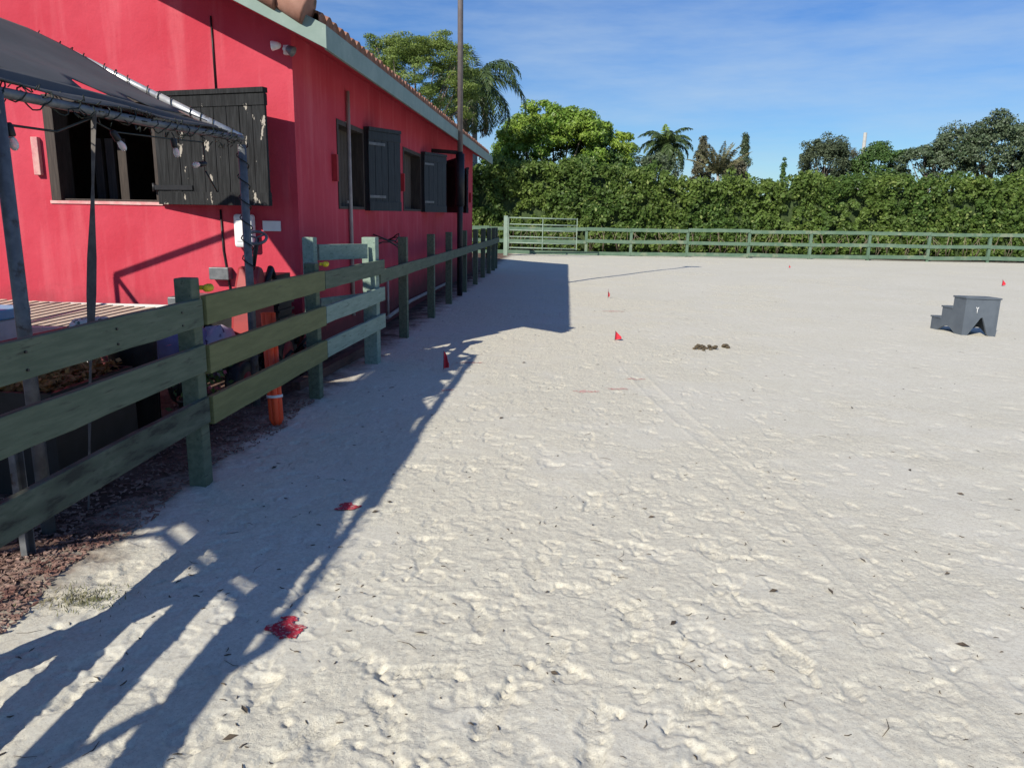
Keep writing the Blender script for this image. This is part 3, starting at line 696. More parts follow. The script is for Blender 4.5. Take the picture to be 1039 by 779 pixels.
# light pole with bracket
lp = empty('light_pole', (-2.07, 15.0, 0), 'tall thin light pole standing against the rail fence by the barn', 'pole')
w = MB(); w.tube([(-2.07, 15.0, -.1), (-2.07, 15.0, 2.75)], .055, 12); w.tube([(-2.07, 15.0, 1.75), (-2.07, 15.0, 2.72)], .085, 12); w.build('pole_base', M['polelow'], lp)
w = MB(); w.tube([(-2.07, 15.0, 2.751), (-2.07, 15.0, 8.9)], .052, 12); w.build('pole_shaft', M['poletop'], lp)
w = MB(); w.beam((XW+.0, 15.0, 2.77), (-2.12, 15.0, 2.74), .05, .07); w.build('bracket', M['polelow'], lp)
w = MB(); w.box((-2.25, 14.9, 8.9), (-1.75, 15.1, 9.02)); w.tube([(-2.25, 15, 8.95), (-1.75, 15, 8.95)], .09, 10); w.build('lamp_head', M['poletop'], lp)

# ------------------------------------------------------------------ arena far fence, gate
ff = empty('board_fence', (10, 33, 0), 'long green three board fence closing the far side of the arena', 'fence')
fy = lambda x: 32.45 + .055*x - .0005*x*x
px = [-8.1, -5.5, -3.2, .85, 2.72, 5.07, 7.63, 10.17, 12.59, 15.04, 17.51, 20.1, 22.7, 25.3, 28, 30.7, 33.4]
for k, x in enumerate(px):
    big = k % 2 == 1
    h = 1.12 + .004*x + .02*math.sin(k*2.3); wd = .12 if k not in (7, 11) else .15
    w = MB(); w.beam((x, fy(x), -.15), (x, fy(x), h), wd, .11, up=(1, 0, 0)); w.build('post', M['green_far'], ff, bevel=.006)
for zc, hh, db in ((1.06, .14, 0), (.56, .14, .0), (.09, .15, 0)):
    for k in range(len(px)-1):
        a_, b_ = px[k], px[k+1]
        w = MB(); j = random.uniform(-.025, .025); j2 = random.uniform(-.025, .025)
        w.beam((a_+.004, fy(a_)-.075, zc+.004*a_+j), (b_-.004, fy(b_)-.075, zc+.004*b_+j2), .03, hh, seg=6, wob=.006)
        w.build('rail', M['green_far'] if random.random() < .6 else M['green_far'], ff)
gt = empty('farm_gate', (-1, 30.6, 0), 'pale green tubular metal gate with six bars at the end of the sand', 'gate')
M['gatepaint'] = mat('pale_green_gate_paint', (.24, .32, .26), (.18, .25, .2), .55, 6, bumps=.1)
w = MB(); w.beam((-2.38, 30.5, -.1), (-2.38, 30.5, 1.56), .16, .16, up=(1, 0, 0)); w.build('post', M['gatepaint'], gt, bevel=.006)
for z in (1.47, 1.22, .99, .74, .50, .31):
    w = MB(); w.tube([(-2.29, 30.5, z+.02), (.42, 30.75, z)], .024, 8); w.build('bar', M['gatepaint'], gt)
for x in (-2.27, -.93, .42):
    yy_ = 30.5 + .25*(x+2.29)/2.71
    w = MB(); w.beam((x, yy_-.03, .27), (x, yy_-.03, 1.51), .05, .03, up=(1, 0, 0)); w.build('upright', M['gatepaint'], gt)

# ------------------------------------------------------------------ mounting block
mbk = empty('mounting_block', (5.85, 11.6, 0), 'blue grey plastic three step mounting block standing on the sand', 'mounting block')
B_ = Vector((5.76, 11.32, 0)); A_ = Vector((5.62, 12.00, 0)); C_ = Vector((6.20, 11.26, 0))
# stair profile along B->A direction (top at B), width along B->C
du = (A_-B_); Lb = du.length; du.normalize(); dv = (C_-B_); Wb = dv.length; dv.normalize()
z0b = hz(5.9, 11.6)-.01
def bp(u, v, z): q = B_ + du*u + dv*v; return (q.x, q.y, z0b+z)
w = MB(); th = .025
Hs = [.535, .365, .19]; us = [0, .25, .47, .68]
prof = [(0, 0), (0, Hs[0]), (us[1], Hs[0]), (us[1], Hs[1]), (us[2], Hs[1]), (us[2], Hs[2]), (us[3], Hs[2]), (us[3], 0)]
prof_b = prof
# two side panels cut away at the foot, treads, risers, back with an arch
def panel(v0, v1):
    for (ua, ub, h) in ((0, us[1], Hs[0]), (us[1], us[2], Hs[1]), (us[2], us[3], Hs[2])):
        n = 4
        for i in range(n):
            a0_, a1_ = ua+(ub-ua)*i/n, ua+(ub-ua)*(i+1)/n
            # low arch between u .14 and .54
            def lowz(u): return .0 if u < .14 or u > .54 else .10*math.sin(math.pi*(u-.14)/.40)
            q = [bp(a0_, v0, lowz(a0_)), bp(a1_, v0, lowz(a1_)), bp(a1_, v0, h), bp(a0_, v0, h), bp(a0_, v1, lowz(a0_)), bp(a1_, v1, lowz(a1_)), bp(a1_, v1, h), bp(a0_, v1, h)]
            w.add(q, [(0,1,2,3),(7,6,5,4),(0,4,5,1),(1,5,6,2),(2,6,7,3),(3,7,4,0)])
panel(0, th); w.build('side_panel', M['block'], mbk)
w = MB(); panel(Wb-th, Wb); w.build('side_panel', M['block'], mbk)
w = MB()
n = 14; ax0, ax1, ah = .07, Wb-.10, .30
for i in range(n):
    v0_, v1_ = th+(Wb-2*th)*i/n, th+(Wb-2*th)*(i+1)/n
    lz = lambda v: 0 if v <= ax0 or v >= ax1 else ah*(1-abs((v-ax0)/(ax1-ax0)-.62)/.62 if v < ax0+.62*(ax1-ax0) else 1-abs((v-ax0)/(ax1-ax0)-.62)/.38)
    q = [bp(.003, v0_, lz(v0_)), bp(.003, v1_, lz(v1_)), bp(.003, v1_, Hs[0]-.001), bp(.003, v0_, Hs[0]-.001), bp(.028, v0_, lz(v0_)), bp(.028, v1_, lz(v1_)), bp(.028, v1_, Hs[0]-.001), bp(.028, v0_, Hs[0]-.001)]
    w.add(q, [(0,1,2,3),(7,6,5,4),(0,4,5,1),(1,5,6,2),(2,6,7,3),(3,7,4,0)])
w.build('back_panel', M['block'], mbk)
for k in range(3):
    w = MB(); a_, b_, h = us[k]-(.012 if k == 0 else 0), us[k+1]+.012, Hs[k]+.003
    for g_ in range(5): w.tube([bp(a_+.03+g_*(b_-a_-.06)/4, .03, h+.020), bp(a_+.03+g_*(b_-a_-.06)/4, Wb-.03, h+.020)], .005, 6)
    q = [bp(a_, -.012, h-.004), bp(b_, -.012, h-.004), bp(b_, Wb+.012, h-.004), bp(a_, Wb+.012, h-.004), bp(a_, -.012, h+.02), bp(b_, -.012, h+.02), bp(b_, Wb+.012, h+.02), bp(a_, Wb+.012, h+.02)]
    w.add(q, [(0,1,2,3),(7,6,5,4),(0,4,5,1),(1,5,6,2),(2,6,7,3),(3,7,4,0)]); w.build('tread', M['block'], mbk, bevel=.006)
    w = MB(); a_ = us[k+1]-.02; lo = Hs[k+1] if k < 2 else .1; 
    q = [bp(a_, th, lo), bp(a_+.018, th, lo), bp(a_+.018, Wb-th, lo), bp(a_, Wb-th, lo), bp(a_, th, Hs[k]-.002), bp(a_+.018, th, Hs[k]-.002), bp(a_+.018, Wb-th, Hs[k]-.002), bp(a_, Wb-th, Hs[k]-.002)]
    w.add(q, [(0,1,2,3),(7,6,5,4),(0,4,5,1),(1,5,6,2),(2,6,7,3),(3,7,4,0)]); w.build('riser', M['block'], mbk)
w = MB()
def ln(v0, z0, v1, z1): w.tube([bp(-.001, v0, z0), bp(-.001, v1, z1)], .004, 6)
ln(.145, .42, .16, .385); ln(.175, .42, .16, .385); ln(.16, .385, .162, .335)
w.build('white_mark', M['whiteplastic'], mbk)

# ------------------------------------------------------------------ flags, paint marks, manure, twigs
def pflag(x, y, h, wd, ang, lab):
    z = hz(x, y); o = empty('marker_flag', (x, y, z), lab, 'marker flag', 'small red marker flags on the sand')
    w = MB(); w.tube([(x, y, z-.03), (x+.004, y, z+h)], .003, 6); w.build('wire_stake', M['grey_tube'], o)
    w = MB(); c, s = math.cos(ang), math.sin(ang); nn = 6; vs = []
    for i in range(nn+1):
        t = i/nn; r = wd*t; wave = .012*math.sin(t*5)
        for zz in (h*(1-.62*t)if True else 0, h*.06+.02*t): vs.append((x+.004+r*c-wave*s, y+r*s+wave*c, z+zz))
    k = len(vs); vs2 = vs + [(a_-s*.003, b_+c*.003, d_) for a_, b_, d_ in vs]
    fs = []
    for i in range(nn): a0_ = 2*i; fs += [(a0_, a0_+1, a0_+3, a0_+2), (k+a0_+2, k+a0_+3, k+a0_+1, k+a0_), (a0_, a0_+2, k+a0_+2, k+a0_), (a0_+1, k+a0_+1, k+a0_+3, a0_+3)]
    fs += [(0, k, k+1, 1), (k-2, k-1, 2*k-1, 2*k-2)]
    w.add(vs2, fs); w.build('flag', M['flag'], o)
pflag(.69, 10.05, .135, .085, .2, 'red marker flag on the open sand, nearer of the two out in the middle')
pflag(.88, 15.4, .19, .04, .9, 'thin red marker flag far out on the sand, past the barn shadow edge')
pflag(-1.24, 7.75, .20, .075, -.5, 'red marker flag standing in the canopy shadow edge near the corner post')
pflag(11.47, 20.9, .19, .10, .3, 'red marker flag far right, behind the mounting block')
pflag(7.55, 26.5, .12, .05, .3, 'tiny red marker flag far back near the long fence')
def mark(x, y, a, b, ang, seed, m, lab, res=.008, dens=.5, lift=.003):
    res = max(res, .006); n = int(max(a, b)/res)+2; V_ = []; F_ = []
    for i in range(-n, n):
        for j in range(-n, n):
            u, v = i*res, j*res; uu = (u*math.cos(ang)+v*math.sin(ang))/a; vv = (-u*math.sin(ang)+v*math.cos(ang))/b
            r = math.hypot(uu, vv); nz = float(fbm(np.array([x+u]), np.array([y+v]), 24, 4, seed)[0])*1.75
            if r + nz > .85: continue
            k = len(V_)
            q = [(x+u+du_*res, y+v+dv_*res) for du_, dv_ in ((0,0),(1,0),(1,1),(0,1))]
            top = [(p[0], p[1], hz(*p)+lift) for p in q]; V_ += top; F_.append((k, k+1, k+2, k+3))
    o = fast_mesh('paint_mark', np.array(V_), np.array(F_), m, origin=(x, y, hz(x, y)))
    tag(o, lab, 'paint mark', 'red paint marks on the sand'); return o
mk = mark(-1.05, 2.63, .085, .07, -.3, 3, M['pigment'], 'bright crimson paint patch on the nearest sand, in a gap of the fence shadow', .006, lift=.005)
mark(-1.16, 3.88, .07, .05, .3, 5, M['pigment'], 'dark crimson paint patch half in shadow, second from the camera', .006, lift=.005)
mark(-1.02, 8.2, .14, .04, .2, 8, M['pigment_faint'], 'faint red paint streak at the shadow edge beside the corner marker flag', .012)
mark(-1.05, 6.8, .09, .04, .2, 9, M['pigment_faint'], 'small faint red paint streak at the canopy shadow edge, left of the open sand streak', .01)
mark(.23, 6.95, .12, .05, .2, 12, M['pigment_faint'], 'faded red paint streak alone on the open sand, left of the near marker flag', .01)
mark(.52, 7.1, .10, .035, .1, 13, M['pigment_faint'], 'faded red paint streak on the sand below the near marker flag', .01)
mark(.75, 7.6, .10, .035, .1, 14, M['pigment_faint'], 'faded red paint streak on the sand just in front of the near marker flag', .01)
mark(.85, 13.2, .20, .06, .1, 15, M['pigment_faint'], 'faded red paint streak on the sand between the near and the thin far flag', .02)
def dung(x, y, n, sx, sy, lab):
    w = MB(); r_ = random.Random(int(x*100))
    for i in range(n):
        a_, b_ = r_.gauss(0, sx), r_.gauss(0, sy); s = r_.uniform(.016, .027); w.blob((x+a_, y+b_, hz(x+a_, y+b_)+s*.6+(.02 if i % 3 == 0 else 0)), (s*1.2, s, s*.8), 8, 5)
    tag(w.build('manure_pile', M['dung']), lab, 'manure')
dung(1.78, 9.62, 22, .06, .05, 'wide brown manure pile on the open sand right of the near flag'); dung(2.07, 9.75, 6, .025, .03, 'smaller brown manure clump beside the wide pile')
# twigs, bark scraps
Vt, Ft = [], []
tw = MB(); r_ = random.Random(3)
for i in range(800):
    y = 1.8*math.exp(r_.random()**1.25*math.log(20/1.8)); x = r_.uniform(-2.0, .85*y+.5)
    if r_.random() < .35 and x > .35*y: continue
    L = r_.uniform(.008, .03)*(1+(r_.random() < .10)*2.6); a_ = r_.uniform(0, 6.28); rr = r_.uniform(.0010, .0030)*(1 if L < .05 else .55)
    p = [(x+L*t*math.cos(a_+.5*t), y+L*t*math.sin(a_+.5*t)) for t in (-.5, 0, .5)]
    tw.tube([(u, v, hz(u, v)+rr*.7+.0015) for u, v in p], [rr*.6, rr, rr*.5], 5)
for i in range(36):      # curled dry leaves
    y = 1.8*math.exp(r_.random()*math.log(9/1.8)); x = r_.uniform(-1.9, .8*y); z = hz(x, y)+.004; a_ = r_.uniform(0, 6.28); L = r_.uniform(.012, .028); W_ = L*.4
    c, s = math.cos(a_), math.sin(a_)
    tw.add([(x-L*c, y-L*s, z), (x-W_*s, y+W_*c, z+.008), (x+L*c, y+L*s, z+.003), (x+W_*s, y-W_*c, z+.001)], [(0,1,2,3)])
tag(tw.build('dry_twigs', M['twig']), 'tiny dark twigs and dry leaf scraps scattered over the sand', None, None, 'stuff')
ch = MB()
for i in range(7000):
    y = r_.uniform(1.7, 6.2); x = -2.12 - abs(r_.gauss(0, .35)) if r_.random() < .75 else r_.uniform(-4.6, -2.1)
    x += .25*fbm(np.array([x]), np.array([y]), 2.0, 2, 77)[0]
    if y > 3.6 and r_.random() < .5: continue
    L = r_.uniform(.004, .017); W_ = L*r_.uniform(.15, .4); a_ = r_.uniform(0, 6.28); z = hz(x, y)+.003; c, s = math.cos(a_), math.sin(a_); dz = [r_.uniform(0, .010) for _ in range(4)]; t_ = .004
    q = [(x-L*c-W_*s, y-L*s+W_*c), (x-L*c+W_*s, y-L*s-W_*c), (x+L*c+W_*s, y+L*s-W_*c), (x+L*c-W_*s, y+L*s+W_*c)]
    ch.add([(a, b, z+d) for (a, b), d in zip(q, dz)]+[(a, b, z+d+t_) for (a, b), d in zip(q, dz)], [(3,2,1,0),(4,5,6,7),(0,1,5,4),(1,2,6,5),(2,3,7,6),(3,0,4,7)])
tag(ch.build('bark_chips', M['chips']), 'reddish brown bark chips along the foot of the near fence', None, None, 'stuff')
# low dry grass tuft near the chips
P = np.stack([rng.normal(-1.97, .09, 500), rng.normal(2.76, .05, 500), np.zeros(500)], 1)
P[:, 2] = [hz(a, b)+.008 for a, b in P[:, :2]]
V_, F_ = leaf_quads(P, rng.normal(size=(500, 3))+np.array([0, -.4, .2]), rng.uniform(.012, .03, 500), .18, along=np.tile([[0, 0, 1.]], (500, 1)))
tag(fast_mesh('grass_tuft', V_, F_, M['grassy'], origin=(-1.97, 2.76, 0)), 'small dry greenish grass tuft at the sand edge by the near fence', None, None, 'stuff')

# ------------------------------------------------------------------ clutter under the canopy
def slab_table(name, c, sx, sy, h, m, lab, cat, leg=M['blackplastic']):
    x, y = c; o = empty(name, (x, y, 0), lab, cat)
    w = MB(); w.box((x-sx/2, y-sy/2, h-.03), (x+sx/2, y+sy/2, h)); w.build('tabletop', m, o, bevel=.006)
    for a_ in (-1, 1):
        for b_ in (-1, 1): w = MB(); w.tube([(x+a_*(sx/2-.06), y+b_*(sy/2-.06), -.1), (x+a_*(sx/2-.05), y+b_*(sy/2-.05), h-.031)], .018, 8); w.build('leg', leg, o)
    return o
slab_table('work_table', (-3.45, 4.85), .75, 1.5, .70, M['redtop'], 'dark red topped table in the shade behind the near fence post', 'table')
slab_table('side_table', (-4.2, 4.05), .9, .7, .80, M['redtop'], 'second dark red topped table behind the nearest canopy leg', 'table')
cr = empty('slatted_bench', (-4.6, 6.2, 0), 'sunlit pale wooden slatted bench with a white frame in front of the pink wall', 'bench')
w = MB()
for i in range(22):
    x = -5.75 + i*.105; w.beam((x, 5.75, .66), (x+.06, 6.95, .72-.0025*i), .06, .018)
w.build('slat', M['slat'], cr)
w = MB(); w.beam((-5.8, 5.72, .63), (-3.4, 5.72, .63),   .04, .07); w.build('frame', M['white'], cr); w = MB(); w.beam((-5.8, 6.97, .68), (-3.4, 6.97, .68), .04, .05); w.build('frame', M['white'], cr)
for x in (-5.75, -4.6, -3.45):
    for y in (5.76, 6.93): w = MB(); w.box((x-.03, y-.03, -.1), (x+.03, y+.03, .60)); w.build('leg', M['white'], cr)
co = empty('cooler_box', (-4.42, 5.28, 0), 'pale blue lidded cooler box beside the slatted bench', 'cooler')
w = MB(); w.box((-4.75, 5.05, 0), (-4.1, 5.5, .78)); w.build('tub', M['white'], co, bevel=.02); w = MB(); w.box((-4.78, 5.02, .782), (-4.07, 5.53, .86)); w.build('lid', M['blue'], co, bevel=.015)
pl = empty('planter_box', (-2.98, 4.2, 0), 'low black planter box heaped with dry yellow brown leaves behind the near rails', 'planter')
w = MB(); w.box((-3.25, 3.85, 0), (-2.78, 3.88, .60)); w.box((-3.25, 4.62, 0), (-2.78, 4.65, .60)); w.box((-3.25, 3.88, 0), (-3.22, 4.62, .60)); w.box((-2.81, 3.88, 0), (-2.78, 4.62, .60)); w.box((-3.22, 3.88, .5), (-2.81, 4.62, .55)); w.build('tub', M['blackplastic'], pl)
P = np.stack([rng.uniform(-3.2, -2.82, 900), rng.uniform(3.9, 4.6, 900), rng.uniform(.57, .66, 900)], 1)
V_, F_ = leaf_quads(P, rng.normal(size=(900, 3))*.6+np.array([0, 0, 1]), rng.uniform(.03, .07, 900), .6); fast_mesh('dry_leaves', V_, F_, M['leaflitter'], pl)
w = MB(); w.tube_axis(Vector((-2.95, 4.95, .0)), Vector((0, 0, 1)), [(.13, 0), (.16, .74), (.165, .75), (.15, .75), (.13, .1)], 18); tag(w.build('bucket', M['blackplastic']), 'black bucket beside the leaf filled planter', 'bucket')
w = MB(); w.blob((-3.35, 5.2, .76), (.20, .16, .07), 14, 8, .18); tag(w.build('towel', M['whitefabric']), 'crumpled white and green towel lying on the red table', 'towel')
w = MB(); w.blob((-3.05, 5.75, .55), (.20, .28, .23), 14, 8, .12); tag(w.build('sack', M['purple']), 'violet grey fabric sack standing behind the first fence post', 'sack')
w = MB(); w.blob((-2.85, 6.0, .45), (.17, .22, .22), 14, 8, .16); tag(w.build('cloth_bag', M['greyfabric']), 'lilac and dark patterned cloth bag right of the first fence post', 'bag')
# garden tractor by the far canopy leg
tr = empty('garden_tractor', (-2.95, 6.5, 0), 'small red garden tractor with a black steering wheel parked under the canopy corner', 'tractor')
w = MB(); w.prism([(6.2, .55), (6.75, .62), (6.70, .86), (6.50, 1.12), (6.42, 1.13), (6.25, .84)], -2.82, -2.62, 'yz'); w.build('hood', M['redpaint'], tr, bevel=.03)
w = MB(); w.box((-3.08, 5.85, .3), (-2.72, 7.2, .52)); w.build('chassis', M['blackplastic'], tr, bevel=.02)
w = MB(); w.box((-2.88, 6.85, .53), (-2.64, 7.2, 1.02))
for i in range(6): w.box((-2.90, 6.83, .60+i*.07), (-2.62, 7.22, .625+i*.07))
w.build('engine', M['blackplastic'], tr)
w = MB(); w.tube([(-2.78, 6.6, .95), (-2.64, 6.45, 1.36)], .02, 8); w.build('steering_column', M['blackplastic'], tr)
w = MB(); c = Vector((-2.64, 6.43, 1.37)); axv = Vector((.15, -.55, .8)).normalized(); xa = axv.orthogonal().normalized(); ya = axv.cross(xa)
w.tube([c+(xa*math.cos(t*math.pi/10)+ya*math.sin(t*math.pi/10))*.085 for t in range(21)], .013, 8)
for k in range(3): w.tube([c, c+(xa*math.cos(k*2.09)+ya*math.sin(k*2.09))*.085], .009, 6)
w.build('steering_wheel', M['grey_tube'], tr)
w = MB(); w.tube([(-2.62, 6.5, .92), (-2.60, 6.62, 1.10), (-2.62, 6.72, 1.02)], .03, 8); w.build('lever', M['blackplastic'], tr)
for x in (-3.14, -2.66):
    for y, r in ((6.0, .19), (6.95, .26)):
        w = MB(); w.tube_axis(Vector((x, y, r)), Vector((1, 0, 0)), [(r*.6, -.06), (r*.95, -.06), (r, -.03), (r, .03), (r*.95, .06), (r*.6, .06)], 20); wh = w.build('wheel', M['blackplastic'], tr)
        w = MB(); w.tube_axis(Vector((x, y, r)), Vector((1, 0, 0)), [(r*.15, -.065), (r*.55, -.062), (r*.55, .062), (r*.15, .065)], 14); w.build('rim', M['redpaint'], wh)
for (x0, x1, y0, y1, h, lab) in ((-3.75, -2.95, 7.0, 7.4, .78, 'added black lidded box standing in for shaded dark shapes against the front wall behind the tractor'), (-2.62, -2.30, 7.35, 7.42, .0, '')):
    if not lab: continue
    tk = empty('shade_box', ((x0+x1)/2, (y0+y1)/2, 0), lab, 'trunk')  # black box added to stand in for the dark shaded area at the wall
    w = MB(); w.box((x0, y0, -.02), (x1, y1, h-.08)); w.build('body', M['blackplastic'], tk, bevel=.015)
    w = MB(); w.box((x0-.02, y0-.02, h-.078), (x1+.02, y1+.01, h)); w.build('lid', M['grey_tube'], tk, bevel=.012)
w = MB()  # loose rods as a stand-in for unidentified dark shapes round the tractor
for k in range(34):
    x, y = random.uniform(-3.0, -2.35), random.uniform(6.0, 7.3); x = min(x, -2.45); z = random.uniform(.0, .45)
    a2 = random.uniform(0, 6.28); w.tube([(x, y, z), (x+.18*math.cos(a2), y+.18*math.sin(a2), z+random.uniform(-.02, .25))], random.uniform(.008, .022), 6)
tag(w.build('dark_heap', [M['blackplastic']]), 'dark tangled heap of rods standing in for unidentified dark shapes on the ground round the tractor', 'stand-in heap')
# orange ribbed plastic float leaning behind the rails
of = empty('orange_float', (-2.2, 5.45, 0), 'upright faded orange ribbed plastic tube with a white band leaning behind the olive rails', 'plastic tube')
w = MB(); a_ = Vector((-2.135, 5.40, .02)); b_ = Vector((-2.19, 5.48, .86)); dd = (b_-a_).normalized()
for k in range(5):
    t = k/5*6.283; off = Vector((math.cos(t), math.sin(t), 0))*.032; w.tube([a_+off*.5, a_+off+dd*.05, b_+off], [.015, .024, .024], 8)
w.build('tube_body', M['orange'], of)
w = MB(); w.tube([a_+dd*.21, a_+dd*.23], .060, 14); w.build('band', M['whiteplastic'], of)
# timber edging and pots
w = MB(); w.beam((-2.40, 6.55, .04), (-2.28, 8.6, .06), .09, .10, seg=5, wob=.004); tag(w.build('timber_edging', M['timber']), 'reddish brown timber lying on the ground inside the far end of the near fence', 'timber')
for k, (x, y, s, lab) in enumerate(((-2.72, 5.35, .20, 'dark flower pot with dull pink blossoms low behind the olive rails'), (-2.78, 7.25, .16, 'small flower pot with red leaves beside the tractor, near the barn corner'))):
    o = empty('flower_pot', (x, y, 0), lab, 'flower pot')
    w = MB(); w.tube_axis(Vector((x, y, -.02)), Vector((0, 0, 1)), [(.09, 0), (.13, .22), (.14, .22), (.14, .25), (.12, .25)], 14); w.build('pot', M['blackplastic'], o)
    n = 160; P = rng.normal(size=(n, 3))*np.array([s*.5, s*.6, s*.5])+np.array([x, y, .36]); V_, F_ = leaf_quads(P, rng.normal(size=(n, 3)), .06, .5); fast_mesh('leaves', V_, F_, M['darkgreen'], o)
    n = 70; P = rng.normal(size=(n, 3))*np.array([s*.5, s*.6, s*.5])+np.array([x, y, .40]); V_, F_ = leaf_quads(P, rng.normal(size=(n, 3)), .05, .8); fast_mesh('blossoms', V_, F_, M['flower'], o)

# ------------------------------------------------------------------ hedge
hd = empty('hedge', (10, 35, 0), 'long dense dark green clipped hedge behind the far board fence', 'hedge')
def hh(x): return 3.30 + .18*np.sin(x*.55+1) + .22*np.sin(x*.21+2.2) + .10*np.sin(x*1.9+.5) + .07*np.sin(x*3.7) + .35*np.clip((x-12)/10, 0, 1) + .32*np.clip((3-x)/6, 0, 1)
xs = np.arange(-12, 34, .4); hv = []
hc = MB()
nv_ = 9
V_ = []
for x in xs:
    top = float(hh(x))-.35
    for k in range(nv_):
        t = k/(nv_-1); z = top*t; y = 35.1 + .25*float(fbm(np.array([x]), np.array([z]), .9, 3, 5)[0]) + (.4*(t > .9))
        V_.append((x, y, z))
    V_.append((x, 36.2, top))
V_ = np.array(V_); I = np.arange(len(V_)).reshape(len(xs), nv_+1)
F_ = np.stack([I[:-1,:-1], I[1:,:-1], I[1:,1:], I[:-1,1:]], -1).reshape(-1, 4)
fast_mesh('shaded_core', V_, F_, M['hedge_core'], hd, smooth=True)  # solid dark sheet that closes the gaps between leaves with painted shade
K = 2600
cx_ = rng.uniform(-12, 33.5, K); top = hh(cx_) + .15*rng.normal(size=K)
zt = rng.random(K)**1.12; onTop = rng.random(K) < .28
cz = np.where(onTop, top-.15, .18 + (top-.25)*zt); cy = np.where(onTop, rng.uniform(34.5, 35.9, K), 34.62 + .28*vnoise(cx_*1.3, cz*.9, 3)*1.6 + .05*rng.normal(size=K))
cr_ = rng.uniform(.14, .34, K)
keep = np.ones(K, bool); cx_, cy, cz, cr_, onTop = [a_[keep] for a_ in (cx_, cy, cz, cr_, onTop)]
n = 62; K = len(cx_)
d = unit(rng.normal(size=(K, n, 3)) + np.array([-.2, -.5, .5])); r = cr_[:, None, None]*rng.uniform(.55, 1.1, (K, n, 1))
P = np.stack([cx_, cy, cz], -1)[:, None, :] + d*r*np.array([1, .8, 1.15]); P = P.reshape(-1, 3); nn_ = (d + rng.normal(size=d.shape)*.55).reshape(-1, 3)
m_ = P[:, 2] > .1; V_, F_ = leaf_quads(P[m_], nn_[m_], rng.uniform(.10, .21, m_.sum()), .62)
fast_mesh('leaves', V_, F_, M['hedge'], hd)
# upright shoots breaking the top line
ns = 420; sx_ = rng.uniform(-12, 33, ns); P = []; A_l = []
for x in sx_:
    h = rng.uniform(.15, .5); y = rng.uniform(34.6, 35.6); zb = hh(x)-.05
    for k in range(9): P.append((x+rng.normal()*.05, y+rng.normal()*.05, zb+h*k/9)); A_l.append((rng.normal()*.8, rng.normal()*.8, 1))
V_, F_ = leaf_quads(np.array(P), rng.normal(size=(len(P), 3))+np.array([0, -1, .4]), .13, .45, along=unit(np.array(A_l))); fast_mesh('shoots', V_, F_, M['hedge'], hd)
w = MB()
for x in np.arange(-11, 33, .6):
    xx_ = x+random.uniform(-.15, .15)
    for k in range(3): w.tube([(xx_, 34.75, -.05), (xx_+random.uniform(-.25, .25), 34.55+random.uniform(-.1, .1), random.uniform(.35, .6)), (xx_+random.uniform(-.4, .4), 34.5, random.uniform(.8, 1.2))], [.014, .010, .005], 5)
w.build('stems', M['stem'], hd)

# ------------------------------------------------------------------ trees
def tree(name, base, height, crown, mat_, lab, clumps, nleaf, lsize, cr, cat='tree', group=None, flat=1, trunk_r=.18, bark='bark', cone=False, seed=1, aspect=.5, up=.45, droop=0):
    """crown=(cx,cy,cz,rx,ry,rz) in world"""
    g = np.random.default_rng(seed); o = empty(name, base, lab, cat, group)
    X0, Y0, Z0, rx, ry, rz = crown
    d = unit(g.normal(size=(clumps, 3))); d[:, 2] = np.where(d[:, 2] < -.55, -d[:, 2], d[:, 2]); rr = g.uniform(.45, 1, (clumps, 1))**.55
    lump = 1 + (.12 if name == 'broadleaf_tree' else .22)*np.sin(d[:, :1]*5+seed)*np.cos(d[:, 1:2]*4+seed*2)
    C = d*rr*lump
    if cone: C[:, 2] = g.uniform(-1, 1, clumps); k = np.clip((1-C[:, 2])/2, .03, 1)**.8; a_ = g.uniform(0, 6.28, clumps); q = np.sqrt(g.random(clumps))*.9+.1; C[:, 0] = np.cos(a_)*k*q; C[:, 1] = np.sin(a_)*k*q
    C = C*np.array([rx, ry, rz]) + np.array([X0, Y0, Z0])
    rad = g.uniform(.6, 1.3, clumps)*cr
    dd_ = unit(g.normal(size=(clumps, nleaf, 3)) + np.array([0, 0, up])); P = C[:, None, :] + dd_*(rad[:, None, None])*g.uniform(.5, 1.08, (clumps, nleaf, 1))*np.array([1, 1, flat])
    nr = dd_ + g.normal(size=dd_.shape)*.5 + np.array([0, 0, .2])
    P = P.reshape(-1, 3); al = None
    if droop: al = np.tile([[0, 0, -1.]], (len(P), 1)) + g.normal(size=P.shape)*.5
    V_, F_ = leaf_quads(P, nr.reshape(-1, 3), g.uniform(.7, 1.3, len(P))*lsize, aspect, along=al)
    fast_mesh('crown', V_, F_, mat_, o)
    w = MB(); b = Vector(base); top = Vector((X0, Y0, Z0 - rz*.2))
    w.tube([b, b.lerp(top, .5)+Vector((.1, 0, 0)), top], [trunk_r, trunk_r*.75, trunk_r*.45], 9)
    for i in g.choice(clumps, min(16, clumps), replace=False):
        s = b.lerp(top, g.uniform(.45, .95)); e = Vector(C[i]); mid = s.lerp(e, .5)+Vector((0, 0, -.1*rz)); w.tube([s, mid, e], [trunk_r*.35, trunk_r*.22, trunk_r*.08], 6)
    w.build('trunk', M[bark], o); return o
tree('broadleaf_tree', (-.6, 42, -.1), 7.8, (-.65, 42, 4.1, 3.9, 2.6, 3.05), M['mango'], 'rounded bright green tree behind the hedge, right of the barn roof end', 400, 190, .17, .48, seed=3, flat=.62, trunk_r=.25)
tree('small_tree', (2.6, 41, -.1), 5, (2.1, 41.3, 3.9, 1.35, 1.2, 1.15), M['darkgreen'], 'loose thin-leaved tree at the right foot of the bright rounded tree', 60, 70, .14, .35, seed=5, flat=.8, trunk_r=.1)
